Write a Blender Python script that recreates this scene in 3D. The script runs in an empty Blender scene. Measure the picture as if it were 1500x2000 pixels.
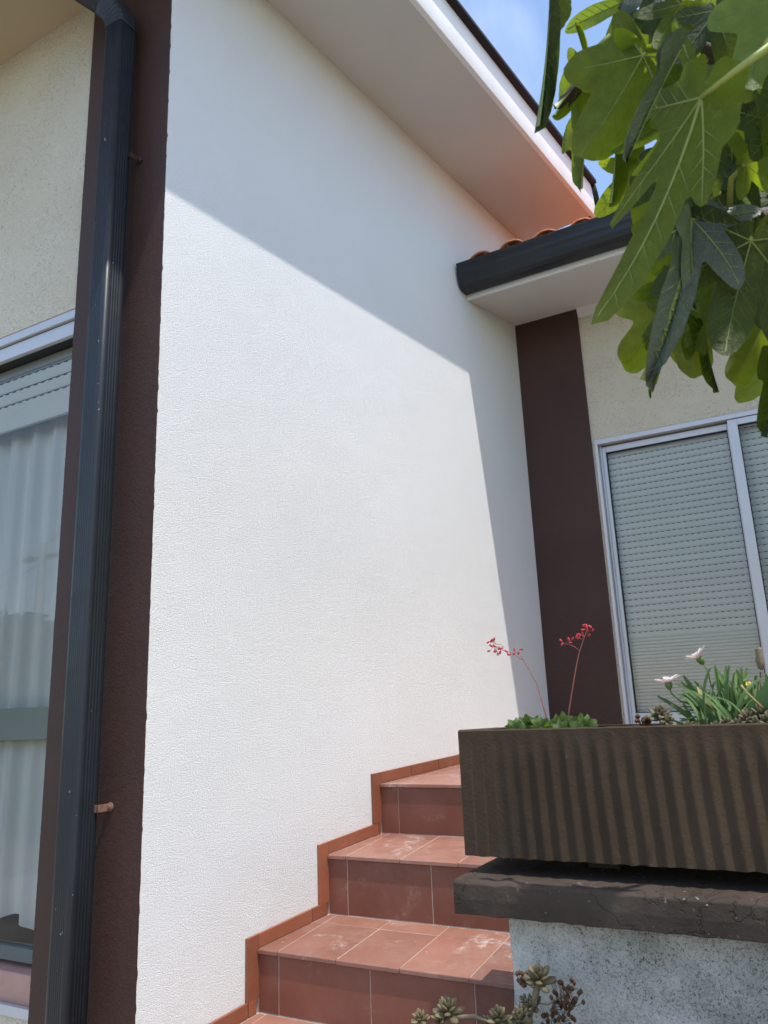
import bpy, math, random
from mathutils import Vector, Matrix, noise

S = bpy.context.scene
COL = S.collection
R = math.radians

# ------------------------------------------------------------------ camera
CAM = Vector((1.68665, -1.63637, 1.55))
AZ, PT, RO, FPX = -0.50171625, 0.24951502, -0.04005546, 1510.93
_f = Vector((math.sin(AZ)*math.cos(PT), math.cos(AZ)*math.cos(PT), math.sin(PT)))
_r0 = Vector((math.cos(AZ), -math.sin(AZ), 0)); _u0 = _r0.cross(_f)
_r = _r0*math.cos(RO) + _u0*math.sin(RO)
_u = _u0*math.cos(RO) - _r0*math.sin(RO)
cd = bpy.data.cameras.new('camera')
cd.sensor_fit = 'VERTICAL'; cd.sensor_height = 36; cd.sensor_width = 27
cd.lens = FPX/2000*36
cd.clip_start = .02; cd.clip_end = 400
cd.dof.use_dof = True; cd.dof.focus_distance = 2.5; cd.dof.aperture_fstop = 11
cam = bpy.data.objects.new('camera', cd); COL.objects.link(cam)
cam.matrix_world = Matrix(((_r.x, _u.x, -_f.x, CAM.x), (_r.y, _u.y, -_f.y, CAM.y), (_r.z, _u.z, -_f.z, CAM.z), (0, 0, 0, 1)))
S.camera = cam

def ray(u, v):
    return (_r*((u-750)/FPX) - _u*((v-1000)/FPX) + _f).normalized()
def at(u, v, d):
    return CAM + ray(u, v)*d
def aty(u, v, y):
    d = ray(u, v); return CAM + d*((y-CAM.y)/d.y)

# ------------------------------------------------------------------ light
A = 0.137008                                   # the white wall is not square to the other fronts
cA, sA = math.cos(A), math.sin(A)
def W(n, t, z):                                # n out of the white wall, t along it
    return Vector((n*cA + t*sA, -n*sA + t*cA, z))
SUN = (W(.472, -.098, 1.142)).normalized()
w = bpy.data.worlds.new('World'); S.world = w; w.use_nodes = True
nt = w.node_tree
sky = nt.nodes.new('ShaderNodeTexSky'); sky.sky_type = 'NISHITA'; sky.sun_disc = False
sky.sun_elevation = math.asin(SUN.z)
sky.sun_rotation = math.atan2(SUN.x, SUN.y)
sky.air_density = 1.0; sky.dust_density = .8; sky.ozone_density = 1.0
# thin wisps of cloud
tc = nt.nodes.new('ShaderNodeTexCoord'); nz = nt.nodes.new('ShaderNodeTexNoise')
nz.inputs['Scale'].default_value = 3.2; nz.inputs['Detail'].default_value = 6; nz.inputs['Distortion'].default_value = .6
rp = nt.nodes.new('ShaderNodeValToRGB'); rp.color_ramp.elements[0].position = .48; rp.color_ramp.elements[1].position = .82
rp.color_ramp.elements[1].color = (.22, .22, .22, 1)
mx = nt.nodes.new('ShaderNodeMixRGB'); mx.inputs[2].default_value = (9, 9.4, 10, 1)
nt.links.new(tc.outputs['Generated'], nz.inputs['Vector']); nt.links.new(nz.outputs['Fac'], rp.inputs[0])
nt.links.new(rp.outputs[0], mx.inputs[0]); nt.links.new(sky.outputs[0], mx.inputs[1])
bg = nt.nodes['Background']; bg.inputs['Strength'].default_value = .15
nt.links.new(mx.outputs[0], bg.inputs['Color'])
sd = bpy.data.lights.new('sun', 'SUN'); sd.energy = 2.25; sd.angle = R(.53); sd.color = (1, .955, .885)
so = bpy.data.objects.new('sun', sd); COL.objects.link(so); so.location = (3, -2, 9)
so.rotation_euler = SUN.to_track_quat('Z', 'Y').to_euler()
S.view_settings.view_transform = 'Standard'; S.view_settings.look = 'None'
S.view_settings.gamma = 1; S.view_settings.use_curve_mapping = False
S.view_settings.exposure = 1.02
S.render.engine = 'CYCLES'
S.cycles.max_bounces = 10; S.cycles.transparent_max_bounces = 12; S.cycles.diffuse_bounces = 6
S.cycles.caustics_reflective = False; S.cycles.caustics_refractive = False

# ------------------------------------------------------------------ materials
class N:
    """small node-tree writer"""
    def __init__(s, name):
        s.m = bpy.data.materials.new(name); s.m.use_nodes = True
        s.t = s.m.node_tree; s.n = s.t.nodes; s.p = s.n['Principled BSDF']; s.out = s.n['Material Output']
        s.tc = s.n.new('ShaderNodeTexCoord').outputs['Object']
    def link(s, a, b): s.t.links.new(a, b)
    def noise(s, scale, detail=4, rough=.55, dist=0, vec=None, stretch=None):
        k = s.n.new('ShaderNodeTexNoise'); k.inputs['Scale'].default_value = scale
        k.inputs['Detail'].default_value = detail; k.inputs['Roughness'].default_value = rough
        k.inputs['Distortion'].default_value = dist
        v = vec or s.tc
        if stretch:
            mp = s.n.new('ShaderNodeMapping'); mp.inputs['Scale'].default_value = stretch
            s.link(v, mp.inputs['Vector']); v = mp.outputs[0]
        s.link(v, k.inputs['Vector']); return k.outputs['Fac']
    def voro(s, scale, feat='F1', out='Distance'):
        k = s.n.new('ShaderNodeTexVoronoi'); k.feature = feat; k.inputs['Scale'].default_value = scale
        s.link(s.tc, k.inputs['Vector']); return k.outputs[out]
    def ramp(s, src, a, b, ca=(0, 0, 0), cb=(1, 1, 1)):
        k = s.n.new('ShaderNodeValToRGB'); e = k.color_ramp.elements
        e[0].position = a; e[1].position = b
        e[0].color = (*ca, 1) if not isinstance(ca, (int, float)) else (ca, ca, ca, 1)
        e[1].color = (*cb, 1) if not isinstance(cb, (int, float)) else (cb, cb, cb, 1)
        s.link(src, k.inputs[0]); return k.outputs[0]
    def mix(s, f, a, b, mode='MIX'):
        k = s.n.new('ShaderNodeMixRGB'); k.blend_type = mode
        for i, x in enumerate((f, a, b)):
            if isinstance(x, (int, float)): k.inputs[i].default_value = x if i == 0 else (x, x, x, 1)
            elif isinstance(x, tuple): k.inputs[i].default_value = (*x, 1)
            else: s.link(x, k.inputs[i])
        return k.outputs[0]
    def math(s, op, a, b):
        k = s.n.new('ShaderNodeMath'); k.operation = op
        for i, x in enumerate((a, b)):
            if isinstance(x, (int, float)): k.inputs[i].default_value = x
            else: s.link(x, k.inputs[i])
        return k.outputs[0]
    def sep(s, axis):
        k = s.n.new('ShaderNodeSeparateXYZ'); s.link(s.tc, k.inputs[0]); return k.outputs[axis]
    def rnd(s): return s.n.new('ShaderNodeObjectInfo').outputs['Random']
    def bump(s, h, strength, dist, prev=None):
        k = s.n.new('ShaderNodeBump'); k.inputs['Strength'].default_value = strength; k.inputs['Distance'].default_value = dist
        s.link(h, k.inputs['Height'])
        if prev: s.link(prev, k.inputs['Normal'])
        return k.outputs[0]
    def fin(s, col=None, rough=.6, normal=None, spec=.5, metal=0):
        p = s.p
        if isinstance(col, tuple): p.inputs['Base Color'].default_value = (*col, 1)
        elif col is not None: s.link(col, p.inputs['Base Color'])
        if isinstance(rough, (int, float)): p.inputs['Roughness'].default_value = rough
        else: s.link(rough, p.inputs['Roughness'])
        p.inputs['Specular IOR Level'].default_value = spec; p.inputs['Metallic'].default_value = metal
        if normal: s.link(normal, p.inputs['Normal'])
        return s.m

def simple(name, col, rough=.6, var=.15, vs=6, bump=0, bs=80, bd=.002, spec=.4, metal=0, rnd=0):
    k = N(name)
    c = k.mix(k.ramp(k.noise(vs, 5), .3, .7), tuple(x*(1-var) for x in col), tuple(min(1, x*(1+var)) for x in col))
    if rnd: c = k.mix(1.0, c, k.ramp(k.rnd(), 0, 1, 1-rnd, 1+rnd), 'MULTIPLY')
    nrm = k.bump(k.noise(bs, 3), bump, bd) if bump else None
    return k.fin(c, rough, nrm, spec, metal)

def m_white_plaster():
    k = N('white_plaster')
    mp = k.n.new('ShaderNodeMapping'); mp.inputs['Rotation'].default_value = (.7, 1.1, .4); k.link(k.tc, mp.inputs['Vector']); k.tc = mp.outputs[0]
    g = k.noise(290, 2, .65, 1.6); g2 = k.noise(120, 3, .7, 2.2); vg = k.voro(260, 'SMOOTH_F1')
    h = k.math('ADD', k.math('ADD', k.ramp(g, .32, .68), k.math('MULTIPLY', k.ramp(g2, .35, .65), .6)), k.math('MULTIPLY', vg, -.9))
    c = k.mix(k.ramp(k.noise(1.3, 5), .3, .7), (.79, .785, .775), (.835, .83, .82))
    c = k.mix(k.ramp(k.noise(9, 4), .62, .85, 0, .25), c, (.72, .715, .70))
    pits = k.ramp(g, .27, .36, 1, 0)
    c = k.mix(k.math('MULTIPLY', pits, .35), c, (.50, .50, .50))
    n1 = k.bump(k.noise(3.0, 4), .35, .022)
    return k.fin(c, .85, k.bump(h, .60, .0034, n1), .2)
def m_rough_plaster():
    k = N('rough_cream_plaster')
    g = k.noise(120, 3, .65, 1.0); b = k.noise(38, 3, .6, .5)
    pit = k.ramp(g, .33, .43, 1, 0)
    pit = k.math('MULTIPLY', pit, k.ramp(k.noise(7, 3), .32, .55))
    c = k.mix(k.ramp(k.noise(2, 5), .3, .7), (.655, .595, .475), (.725, .675, .565))
    c = k.mix(k.math('MULTIPLY', pit, .55), c, (.16, .145, .12))
    h = k.math('ADD', k.ramp(g, .3, .6), k.ramp(b, .3, .7))
    return k.fin(c, .9, k.bump(h, .65, .007), .2)
def m_brown_paint():
    k = N('brown_masonry_paint')
    c = k.mix(k.ramp(k.noise(3, 5), .3, .7), (.044, .0195, .0145), (.057, .0265, .020))
    c = k.mix(k.ramp(k.noise(300, 1), .76, .80, 0, .5), c, (.2, .15, .12))
    h = k.math('ADD', k.noise(170, 2, .6), k.noise(45, 3))
    return k.fin(c, .55, k.bump(h, .35, .004), .35)
def m_dark_metal():
    k = N('anthracite_coated_metal')
    lo = k.ramp(k.sep('Z'), .0, 1.0)
    mp = k.noise(60, 3, .6, .2)
    flecks = k.math('MULTIPLY', k.ramp(mp, .70, .73), k.ramp(k.noise(6, 2), .52, .6))
    c = k.mix(k.ramp(k.noise(5, 4, stretch=(1, 1, .15)), .3, .7), (.012, .015, .0195), (.017, .021, .0265))
    c = k.mix(k.math('MULTIPLY', flecks, .7), c, (.45, .50, .52))
    return k.fin(c, k.ramp(k.noise(14, 4), .3, .7, .34, .48), k.bump(k.noise(30, 2), .06, .002), .38)
def m_stair_tile(name, a, b, dust):
    k = N(name)
    c = k.mix(k.ramp(k.noise(9, 5), .3, .7), a, b)
    c = k.mix(1.0, c, k.ramp(k.rnd(), 0, 1, .80, 1.14), 'MULTIPLY')
    d = k.math('MULTIPLY', k.ramp(k.noise(7.5, 6, .65, .6), .56, .74), k.ramp(k.noise(55, 4, .7), .42, .62))
    haze_ = k.math('MULTIPLY', k.ramp(k.noise(3.2, 3), .42, .65), k.ramp(k.noise(26, 5, .7), .35, .7))
    c = k.mix(k.math('MULTIPLY', haze_, dust*.55), c, (.36, .27, .23))
    c = k.mix(k.math('MULTIPLY', d, dust), c, (.62, .58, .54))
    sp = k.ramp(k.noise(90, 2, .5), .74, .77)
    c = k.mix(k.math('MULTIPLY', sp, dust*.8), c, (.7, .68, .64))
    return k.fin(c, k.ramp(k.noise(16, 4), .3, .7, .30, .52), k.bump(k.noise(14, 3), .12, .003), .4)
def m_grout(): return simple('pale_grout', (.40, .33, .28), .9, .2, 30, .3, 200, .001)
def m_terracotta(): return simple('terracotta_roof', (.50, .165, .080), .75, .22, 9, .3, 60, .003, .3, 0, .16)
def m_planter():
    k = N('brown_cast_concrete')
    c = k.mix(k.ramp(k.noise(4, 6, .6, 0, None, (1, 1, .5)), .3, .72), (.038, .0245, .0150), (.071, .047, .029))
    c = k.mix(k.ramp(k.noise(36, 4, .6), .55, .75, 0, .35), c, (.035, .024, .018))
    c = k.mix(k.ramp(k.noise(110, 2), .74, .78, 0, .6), c, (.18, .15, .12))
    h = k.math('ADD', k.noise(120, 3, .7), k.noise(22, 4))
    return k.fin(c, .85, k.bump(h, .4, .004), .25)
def m_coping():
    k = N('weathered_brown_coping')
    c = k.mix(k.ramp(k.noise(6, 6, .65), .3, .7), (.044, .031, .023), (.076, .056, .043))
    crack = k.ramp(k.math('ABSOLUTE', k.math('SUBTRACT', k.noise(3.4, 5, .6, .6), .5), 0), .0, .006, 1, 0)
    c = k.mix(k.math('MULTIPLY', crack, .55), c, (.012, .010, .009))
    flake = k.math('MULTIPLY', k.ramp(k.noise(80, 4, .6), .66, .68), k.ramp(k.noise(5, 3), .45, .58))
    c = k.mix(k.math('MULTIPLY', flake, .65), c, (.40, .37, .34))
    blue = k.math('MULTIPLY', k.ramp(k.noise(31, 1, .4), .765, .785), k.ramp(k.noise(4.1, 2), .5, .52))
    c = k.mix(k.math('MULTIPLY', blue, .8), c, (.30, .50, .62))
    h = k.math('SUBTRACT', k.math('ADD', k.noise(90, 4, .7), k.noise(12, 4)), crack)
    return k.fin(c, .85, k.bump(h, .5, .004), .25)
def m_stained():
    k = N('mould_stained_white_render')
    c = k.mix(k.ramp(k.noise(3, 5), .3, .7), (.63, .595, .54), (.72, .69, .63))
    zt = k.ramp(k.sep('Z'), .70, 1.12, 0, 1)
    area = k.math('ADD', k.noise(4.5, 5, .6), k.math('MULTIPLY', zt, .24))
    speck = k.ramp(k.noise(210, 4, .75, 1.2), .50, .62)
    dirt = k.math('MULTIPLY', speck, k.ramp(area, .43, .70))
    c = k.mix(k.ramp(area, .48, .78, 0, .7), c, (.19, .18, .145))
    c = k.mix(k.math('MULTIPLY', dirt, .9), c, (.045, .043, .034))
    drip = k.math('MULTIPLY', k.ramp(k.noise(9, 4, .6, .3, None, (1, 1, .12)), .55, .72), zt)
    c = k.mix(k.math('MULTIPLY', drip, .5), c, (.14, .13, .105))
    h = k.math('ADD', k.noise(110, 4, .7), k.math('MULTIPLY', k.noise(22, 4), 1.4))
    return k.fin(c, .9, k.bump(h, .8, .006), .15)
def m_alu(): return simple('satin_aluminium', (.52, .53, .56), .38, .05, 3, 0, 1, .001, .5, .35)
def m_slat(): return simple('ivory_shutter_plastic', (.85, .855, .81), .5, .03, 4, 0, 1, .001, .4, 0, .03)
def m_glass():
    k = N('window_glass')
    k.n.remove(k.p)
    g = k.n.new('ShaderNodeBsdfGlossy'); g.inputs['Roughness'].default_value = .0
    t = k.n.new('ShaderNodeBsdfTransparent'); t.inputs[0].default_value = (.975, .985, .97, 1)
    fr = k.n.new('ShaderNodeFresnel'); fr.inputs['IOR'].default_value = 1.5
    f = k.math('MULTIPLY', fr.outputs[0], 1.1)
    x = k.n.new('ShaderNodeMixShader'); k.link(f, x.inputs[0]); k.link(t.outputs[0], x.inputs[1]); k.link(g.outputs[0], x.inputs[2])
    k.link(x.outputs[0], k.out.inputs['Surface']); return k.m
def m_leafy(name, top, under, trans, tamt=.4, rough=.42, vs=9, var=.25, rnd=.22, spec=.4, relief=40):
    k = N(name)
    ge = k.n.new('ShaderNodeNewGeometry').outputs['Backfacing']
    c = k.mix(ge, top, under)
    c = k.mix(1.0, c, k.ramp(k.noise(vs, 5), .3, .7, 1-var, 1+var), 'MULTIPLY')
    c = k.mix(1.0, c, k.ramp(k.rnd(), 0, 1, 1-rnd, 1+rnd), 'MULTIPLY')
    nb = k.bump(k.noise(relief, 4, .6, 1.2), .22, .012)
    if vs == 6:
        net = k.ramp(k.voro(15, 'DISTANCE_TO_EDGE'), .006, .028, 1, 0)
        c = k.mix(k.math('MULTIPLY', net, .45), c, (.15, .20, .055))
    c = k.mix(k.ramp(k.noise(vs*1.7, 5, .7), .70, .745, 0, .8), c, (.10, .062, .02))
    k.fin(c, rough, nb, spec)
    tr = k.n.new('ShaderNodeBsdfTranslucent')
    k.link(k.mix(1.0, k.ramp(k.noise(vs, 4), .3, .7, .8, 1.1), trans, 'MULTIPLY'), tr.inputs[0]); k.link(nb, tr.inputs['Normal'])
    x = k.n.new('ShaderNodeMixShader'); x.inputs[0].default_value = tamt
    k.link(k.p.outputs[0], x.inputs[1]); k.link(tr.outputs[0], x.inputs[2]); k.link(x.outputs[0], k.out.inputs['Surface'])
    return k.m
def m_curtain():
    k = N('sheer_white_curtain'); k.fin((.88, .89, .87), .9, None, .1)
    tr = k.n.new('ShaderNodeBsdfTranslucent'); tr.inputs[0].default_value = (.7, .7, .7, 1)
    x = k.n.new('ShaderNodeMixShader'); x.inputs[0].default_value = .2
    k.link(k.p.outputs[0], x.inputs[1]); k.link(tr.outputs[0], x.inputs[2]); k.link(x.outputs[0], k.out.inputs['Surface']); return k.m

WP = m_white_plaster(); RPL = m_rough_plaster(); BR = m_brown_paint(); DM = m_dark_metal()
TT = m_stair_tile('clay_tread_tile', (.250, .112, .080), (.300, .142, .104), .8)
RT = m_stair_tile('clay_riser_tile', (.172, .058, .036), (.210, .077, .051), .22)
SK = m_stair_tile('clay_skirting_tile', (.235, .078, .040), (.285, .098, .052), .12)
GR = m_grout(); TC = m_terracotta(); PL = m_planter(); CP = m_coping(); ST = m_stained()
AL = m_alu(); SLAT = m_slat(); GL = m_glass(); CUR = m_curtain()
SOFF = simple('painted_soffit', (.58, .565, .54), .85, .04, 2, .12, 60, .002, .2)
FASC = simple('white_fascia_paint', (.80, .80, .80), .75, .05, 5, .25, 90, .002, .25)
FLASH = simple('dark_roof_flashing', (.007, .007, .009), .7, .2, 8)
GASK = simple('black_gasket', (.008, .008, .009), .6, .1, 8)
GREYIN = simple('dark_interior', (.10, .095, .09), .9, .1, 3)
WRAIL = simple('pale_sash_rail', (.36, .385, .36), .5, .05, 5)
SILL = simple('pink_stone_sill', (.40, .235, .20), .4, .12, 14)
RUST = simple('rusty_bracket', (.20, .105, .075), .7, .35, 60, .3, 200, .001)
SOIL = simple('dark_soil', (.045, .032, .022), .95, .4, 40, .8, 90, .01)
PAVE = simple('pale_paving', (.36, .325, .28), .85, .2, 2.5, .3, 60, .004)
EARTH = simple('dry_garden_ground', (.16, .15, .09), .95, .4, 1.2, .5, 20, .02)
BARK = simple('grey_fig_bark', (.10, .085, .065), .85, .3, 20, .5, 60, .004)
TWIG = simple('dark_fig_twig', (.050, .036, .024), .7, .3, 40, .4, 90, .002)
PETI = simple('yellow_green_petiole', (.30, .34, .075), .45, .15, 30)
VEIN = simple('pale_leaf_vein', (.22, .28, .08), .5, .12, 20)
FIGF = simple('green_fig_skin', (.13, .21, .06), .5, .2, 40)
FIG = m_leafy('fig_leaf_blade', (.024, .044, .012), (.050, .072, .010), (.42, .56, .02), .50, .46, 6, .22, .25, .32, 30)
FIGD = m_leafy('shaded_fig_leaf_blade', (.015, .030, .010), (.028, .044, .009), (.20, .29, .015), .28, .46, 6, .22, .25, .32, 30)  # darker copy of the fig leaf, shade put into its colour
FIGY = m_leafy('sunlit_fig_leaf_blade', (.060, .105, .030), (.13, .19, .045), (.42, .58, .045), .5, .42, 6, .18, .15, .5, 30)  # lighter copy of the fig leaf, sun glow put into its colour
FIGB = m_leafy('glossy_sky_toned_fig_leaf_blade', (.055, .078, .056), (.070, .100, .045), (.12, .20, .04), .15, .36, 6, .15, .15, .7, 30)  # pale grey base paints in the sky's reflection, besides the real gloss
DEAD = simple('dry_leaf_spot', (.045, .022, .012), .7, .3, 60)
HEU = m_leafy('coral_bells_leaf', (.065, .120, .022), (.085, .14, .035), (.26, .40, .04), .32, .45, 60, .35, .2, .4, 90)
PINKSTEM = simple('pink_flower_stalk', (.30, .10, .085), .5, .2, 60)
CORAL = simple('coral_red_petal', (.52, .040, .060), .6, .3, 200, 0, 1, .001, .4, 0, .3)
GAZL = m_leafy('gazania_leaf_green', (.085, .16, .050), (.19, .25, .14), (.34, .48, .09), .32, .45, 50, .3, .35, .4, 90)
STRAW = simple('straw_dry_leaf', (.40, .29, .13), .7, .3, 60, 0, 1, .001, .3, 0, .2)
PETW = m_leafy('white_pink_petal', (.80, .74, .74), (.66, .42, .42), (.85, .72, .70), .35, .5, 90, .12, .08, .3, 200)
CALYX = simple('green_calyx', (.10, .17, .045), .5, .2, 80)
BUDB = simple('faded_flower_bud', (.20, .15, .095), .7, .35, 120)
GHOST = simple('dusty_succulent_leaf', (.15, .130, .075), .55, .28, 30, .15, 120, .001, .3, 0, .22)
GHOSTP = simple('pinkish_succulent_leaf', (.165, .132, .068), .55, .25, 30, .15, 120, .001, .3, 0, .22)
SUCST = simple('succulent_stem_skin', (.20, .15, .09), .7, .3, 50)
DRYF = simple('dried_flower_head', (.10, .050, .025), .8, .35, 80, 0, 1, .001, .2, 0, .3)
YEL = simple('yellow_petal', (.75, .62, .03), .5, .1, 80)
ROUNDL = m_leafy('fleshy_round_leaf', (.050, .120, .028), (.06, .14, .03), (.20, .38, .04), .25, .35, 30, .2, .1, .5, 60)
BROWNL = simple('scorched_leaf_tip', (.28, .085, .035), .6, .3, 50)
HEDGE = simple('hedge_leaf', (.050, .080, .028), .7, .35, 5, 0, 1, .001, .3, 0, .2)
CONC = simple('grey_concrete', (.30, .29, .27), .9, .15, 5)
HWALL = simple('pale_house_wall', (.62, .59, .53), .9, .06, 2)
CABLE = simple('black_cable', (.012, .012, .013), .5, .1, 8)
CLIP = simple('pale_ceramic_clip', (.62, .58, .50), .4, .1, 60)

# ------------------------------------------------------------------ mesh helpers
class MB:
    def __init__(s): s.v = []; s.f = []; s.mi = []; s.sm = []
    def add(s, vs, fs, m=0, smooth=False):
        b = len(s.v); s.v += [Vector(x) for x in vs]
        for f in fs: s.f.append([b+i for i in f]); s.mi.append(m); s.sm.append(smooth)
        return s
    def hexa(s, p, m=0):                        # 8 corners: bottom loop then top loop
        return s.add(p, [(3, 2, 1, 0), (4, 5, 6, 7), (0, 1, 5, 4), (1, 2, 6, 5), (2, 3, 7, 6), (3, 0, 4, 7)], m)
    def box(s, x0, x1, y0, y1, z0, z1, m=0):
        return s.hexa([(x0, y0, z0), (x1, y0, z0), (x1, y1, z0), (x0, y1, z0), (x0, y0, z1), (x1, y0, z1), (x1, y1, z1), (x0, y1, z1)], m)
    def wbox(s, n0, n1, t0, t1, z0, z1, m=0):   # box in the white wall's own axes
        return s.hexa([W(n0, t0, z0), W(n1, t0, z0), W(n1, t1, z0), W(n0, t1, z0), W(n0, t0, z1), W(n1, t0, z1), W(n1, t1, z1), W(n0, t1, z1)], m)
    def tube(s, pts, rad, n=8, m=0, caps=True, smooth=True):
        pts = [Vector(p) for p in pts]; k = len(pts)
        if isinstance(rad, (int, float)): rad = [rad]*k
        vs = []; up = None
        for i, p in enumerate(pts):
            d = (pts[min(i+1, k-1)] - pts[max(i-1, 0)])
            if d.length < 1e-9: d = Vector((0, 0, 1))
            d.normalize()
            if up is None: up = d.orthogonal().normalized()
            up = (up - d*up.dot(d))
            up = up.normalized() if up.length > 1e-6 else d.orthogonal().normalized()
            b = d.cross(up)
            for j in range(n):
                a = 2*math.pi*j/n
                vs.append(p + (up*math.cos(a) + b*math.sin(a))*rad[i])
        fs = [(i*n+j, i*n+(j+1) % n, (i+1)*n+(j+1) % n, (i+1)*n+j) for i in range(k-1) for j in range(n)]
        if caps: fs += [tuple(range(n))[::-1], tuple((k-1)*n+j for j in range(n))]
        return s.add(vs, fs, m, smooth)
    def grid(s, rows, m=0, smooth=True, flip=False):
        nr, nc = len(rows), len(rows[0])
        fs = []
        for i in range(nr-1):
            for j in range(nc-1):
                q = (i*nc+j, i*nc+j+1, (i+1)*nc+j+1, (i+1)*nc+j)
                fs.append(q[::-1] if flip else q)
        return s.add([p for r in rows for p in r], fs, m, smooth)
    def loft(s, rings, m=0, smooth=True, caps=True):
        k, n = len(rings), len(rings[0])
        fs = [(i*n+j, i*n+(j+1) % n, (i+1)*n+(j+1) % n, (i+1)*n+j) for i in range(k-1) for j in range(n)]
        if caps: fs += [tuple(range(n))[::-1], tuple((k-1)*n+j for j in range(n))]
        return s.add([p for r in rings for p in r], fs, m, smooth)
    def mesh(s, name, mats, off=None):
        me = bpy.data.meshes.new(name)
        vs = s.v if off is None else [p-off for p in s.v]
        me.from_pydata([tuple(p) for p in vs], [], s.f)
        for m in (mats if isinstance(mats, (list, tuple)) else [mats]): me.materials.append(m)
        me.polygons.foreach_set('material_index', s.mi); me.polygons.foreach_set('use_smooth', s.sm)
        me.update(); return me

WL = {}                                          # world location of everything that has children
def tag(o, label=None, cat=None, group=None, kind=None):
    if label: o['label'] = label
    if cat: o['category'] = cat
    if group: o['group'] = group
    if kind: o['kind'] = kind
    return o
def thing(name, loc, label, cat, group=None):
    o = bpy.data.objects.new(name, None); o.empty_display_size = .1
    COL.objects.link(o); o.location = loc; WL[o.name] = Vector(loc)
    return tag(o, label, cat, group)
def link(name, me, parent=None, world=None):
    o = bpy.data.objects.new(name, me); COL.objects.link(o)
    world = Vector(world) if world is not None else (WL[parent.name] if parent else Vector((0, 0, 0)))
    if parent: o.parent = parent; o.location = world - WL[parent.name]
    else: o.location = world
    WL[o.name] = Vector(world); return o
def part(name, mb, mats, parent=None, bevel=0, origin=None):
    """mesh written in world coordinates; its origin is the parent's (or the one given)"""
    off = Vector(origin) if origin is not None else (WL[parent.name] if parent else Vector((0, 0, 0)))
    o = link(name, mb.mesh(name, mats, off), parent, off)
    if bevel:
        b = o.modifiers.new('bevel', 'BEVEL'); b.width = bevel; b.segments = 2; b.limit_method = 'ANGLE'; b.angle_limit = R(40)
    return o
def nz3(x, y, z, s=1): return noise.noise(Vector((x*s, y*s, z*s)))

# ================================================================== the setting
g = MB().box(-150, 150, -150, 150, -.4, -.004); tag(part('ground', g, EARTH), kind='structure')
pv = MB()
pv.box(-6, 6, -6, .02, -.2, 0)
tag(part('terrace', pv, PAVE), kind='structure')

# ================================================================== the house
YF = 2.5687                                     # front plane of the set-back wing
house = thing('house', (0, 0, 0), 'white rendered house with brown corner bands, wide eaves and shuttered windows', 'house')

# white side wall, its near edge slightly ragged where the brown paint stops
rows = []
nz_, nt_ = 420, 40
me_ = MB()
front = []
for i in range(nz_+1):
    z = -.02 + 4.55*i/nz_
    front.append(W(0, .0 + .0008*nz3(0, 0, z, 30) + .0004*nz3(3, 0, z, 120), z))
for i in range(nz_):
    a, b = front[i], front[i+1]
    me_.add([a, W(0, 3.4, a.z), W(0, 3.4, b.z), b], [(0, 1, 2, 3)])
    me_.add([a, b, W(-.2, .05, b.z), W(-.2, .05, a.z)], [(0, 1, 2, 3)])
me_.add([W(0, 3.4, -.02), W(-.2, 3.4, -.02), W(-.2, 3.4, 4.53), W(0, 3.4, 4.53)], [(0, 1, 2, 3)])
me_.add([W(-.2, .05, -.02), W(-.2, .05, 4.53), W(-.2, 3.4, 4.53), W(-.2, 3.4, -.02)], [(0, 1, 2, 3)])
part('side_wall', me_, WP, house)

# left front wall with its window opening
LX0, LX1, LZ0, LZ1 = -2.25, -.43, .845, 2.996
YL = .045
fw = MB()
fw.box(-6, LX0, YL, .26, -.02, 4.45); fw.box(LX1, -.21, YL, .26, -.02, 4.45)
fw.box(LX0, LX1, YL, .26, LZ1, 4.45); fw.box(LX0, LX1, YL+.02, .26, -.02, LZ0-.11)
part('front_wall', fw, RPL, house)

# far wall of the wing with its window opening
RX0, RX1, RZ0, RZ1 = .748, 2.30, 1.395, 2.968
bw = MB()
bw.box(.30, RX0, YF, YF+.22, .2, 3.80); bw.box(RX1, 5.2, YF, YF+.22, .2, 3.80)
bw.box(RX0, RX1, YF, YF+.22, RZ1, 3.80); bw.box(RX0, RX1, YF, YF+.22, .2, RZ0)
part('wing_wall', bw, RPL, house)
cv = MB()
cv.add([(.735, YF-.002, 3.735), (5.2, YF-.002, 3.735), (5.2, YF-.03, 3.80), (.735, YF-.03, 3.80)], [(0, 1, 2, 3)])
part('cornice_strip', cv, SOFF, house)

# brown bands with ragged painted edges
def band(x0, x1, y, z0, z1, th, seed, n=420, left_r=.0016, right_r=.0006):
    m = MB(); L = []; Rr = []
    for i in range(n+1):
        z = z0 + (z1-z0)*i/n
        L.append((x0 + left_r*(nz3(seed, 1, z, 9) + .7*nz3(seed, 5, z, 70)), z))
        Rr.append((x1 + right_r*(nz3(seed, 9, z, 26) + .6*nz3(seed, 13, z, 110)), z))
    for i in range(n):
        (a, za), (b, zb) = L[i], L[i+1]; (c, _), (d, _) = Rr[i], Rr[i+1]
        m.add([(a, y, za), (c, y, za), (d, y, zb), (b, y, zb)], [(0, 1, 2, 3)])
        m.add([(a, y, za), (b, y, zb), (b, y+th, zb), (a, y+th, za)], [(0, 1, 2, 3)])
        m.add([(c, y, za), (c, y+th, za), (d, y+th, zb), (d, y, zb)], [(0, 1, 2, 3)])
    m.add([(L[-1][0], y, z1), (Rr[-1][0], y, z1), (Rr[-1][0], y+th, z1), (L[-1][0], y+th, z1)], [(0, 1, 2, 3)])
    return m
o = part('corner_band', band(-.409, .0, -.004, -.01, 4.36, .06, 3), BR, house); o['label'] = 'dark brown painted band on the near corner'
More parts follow.
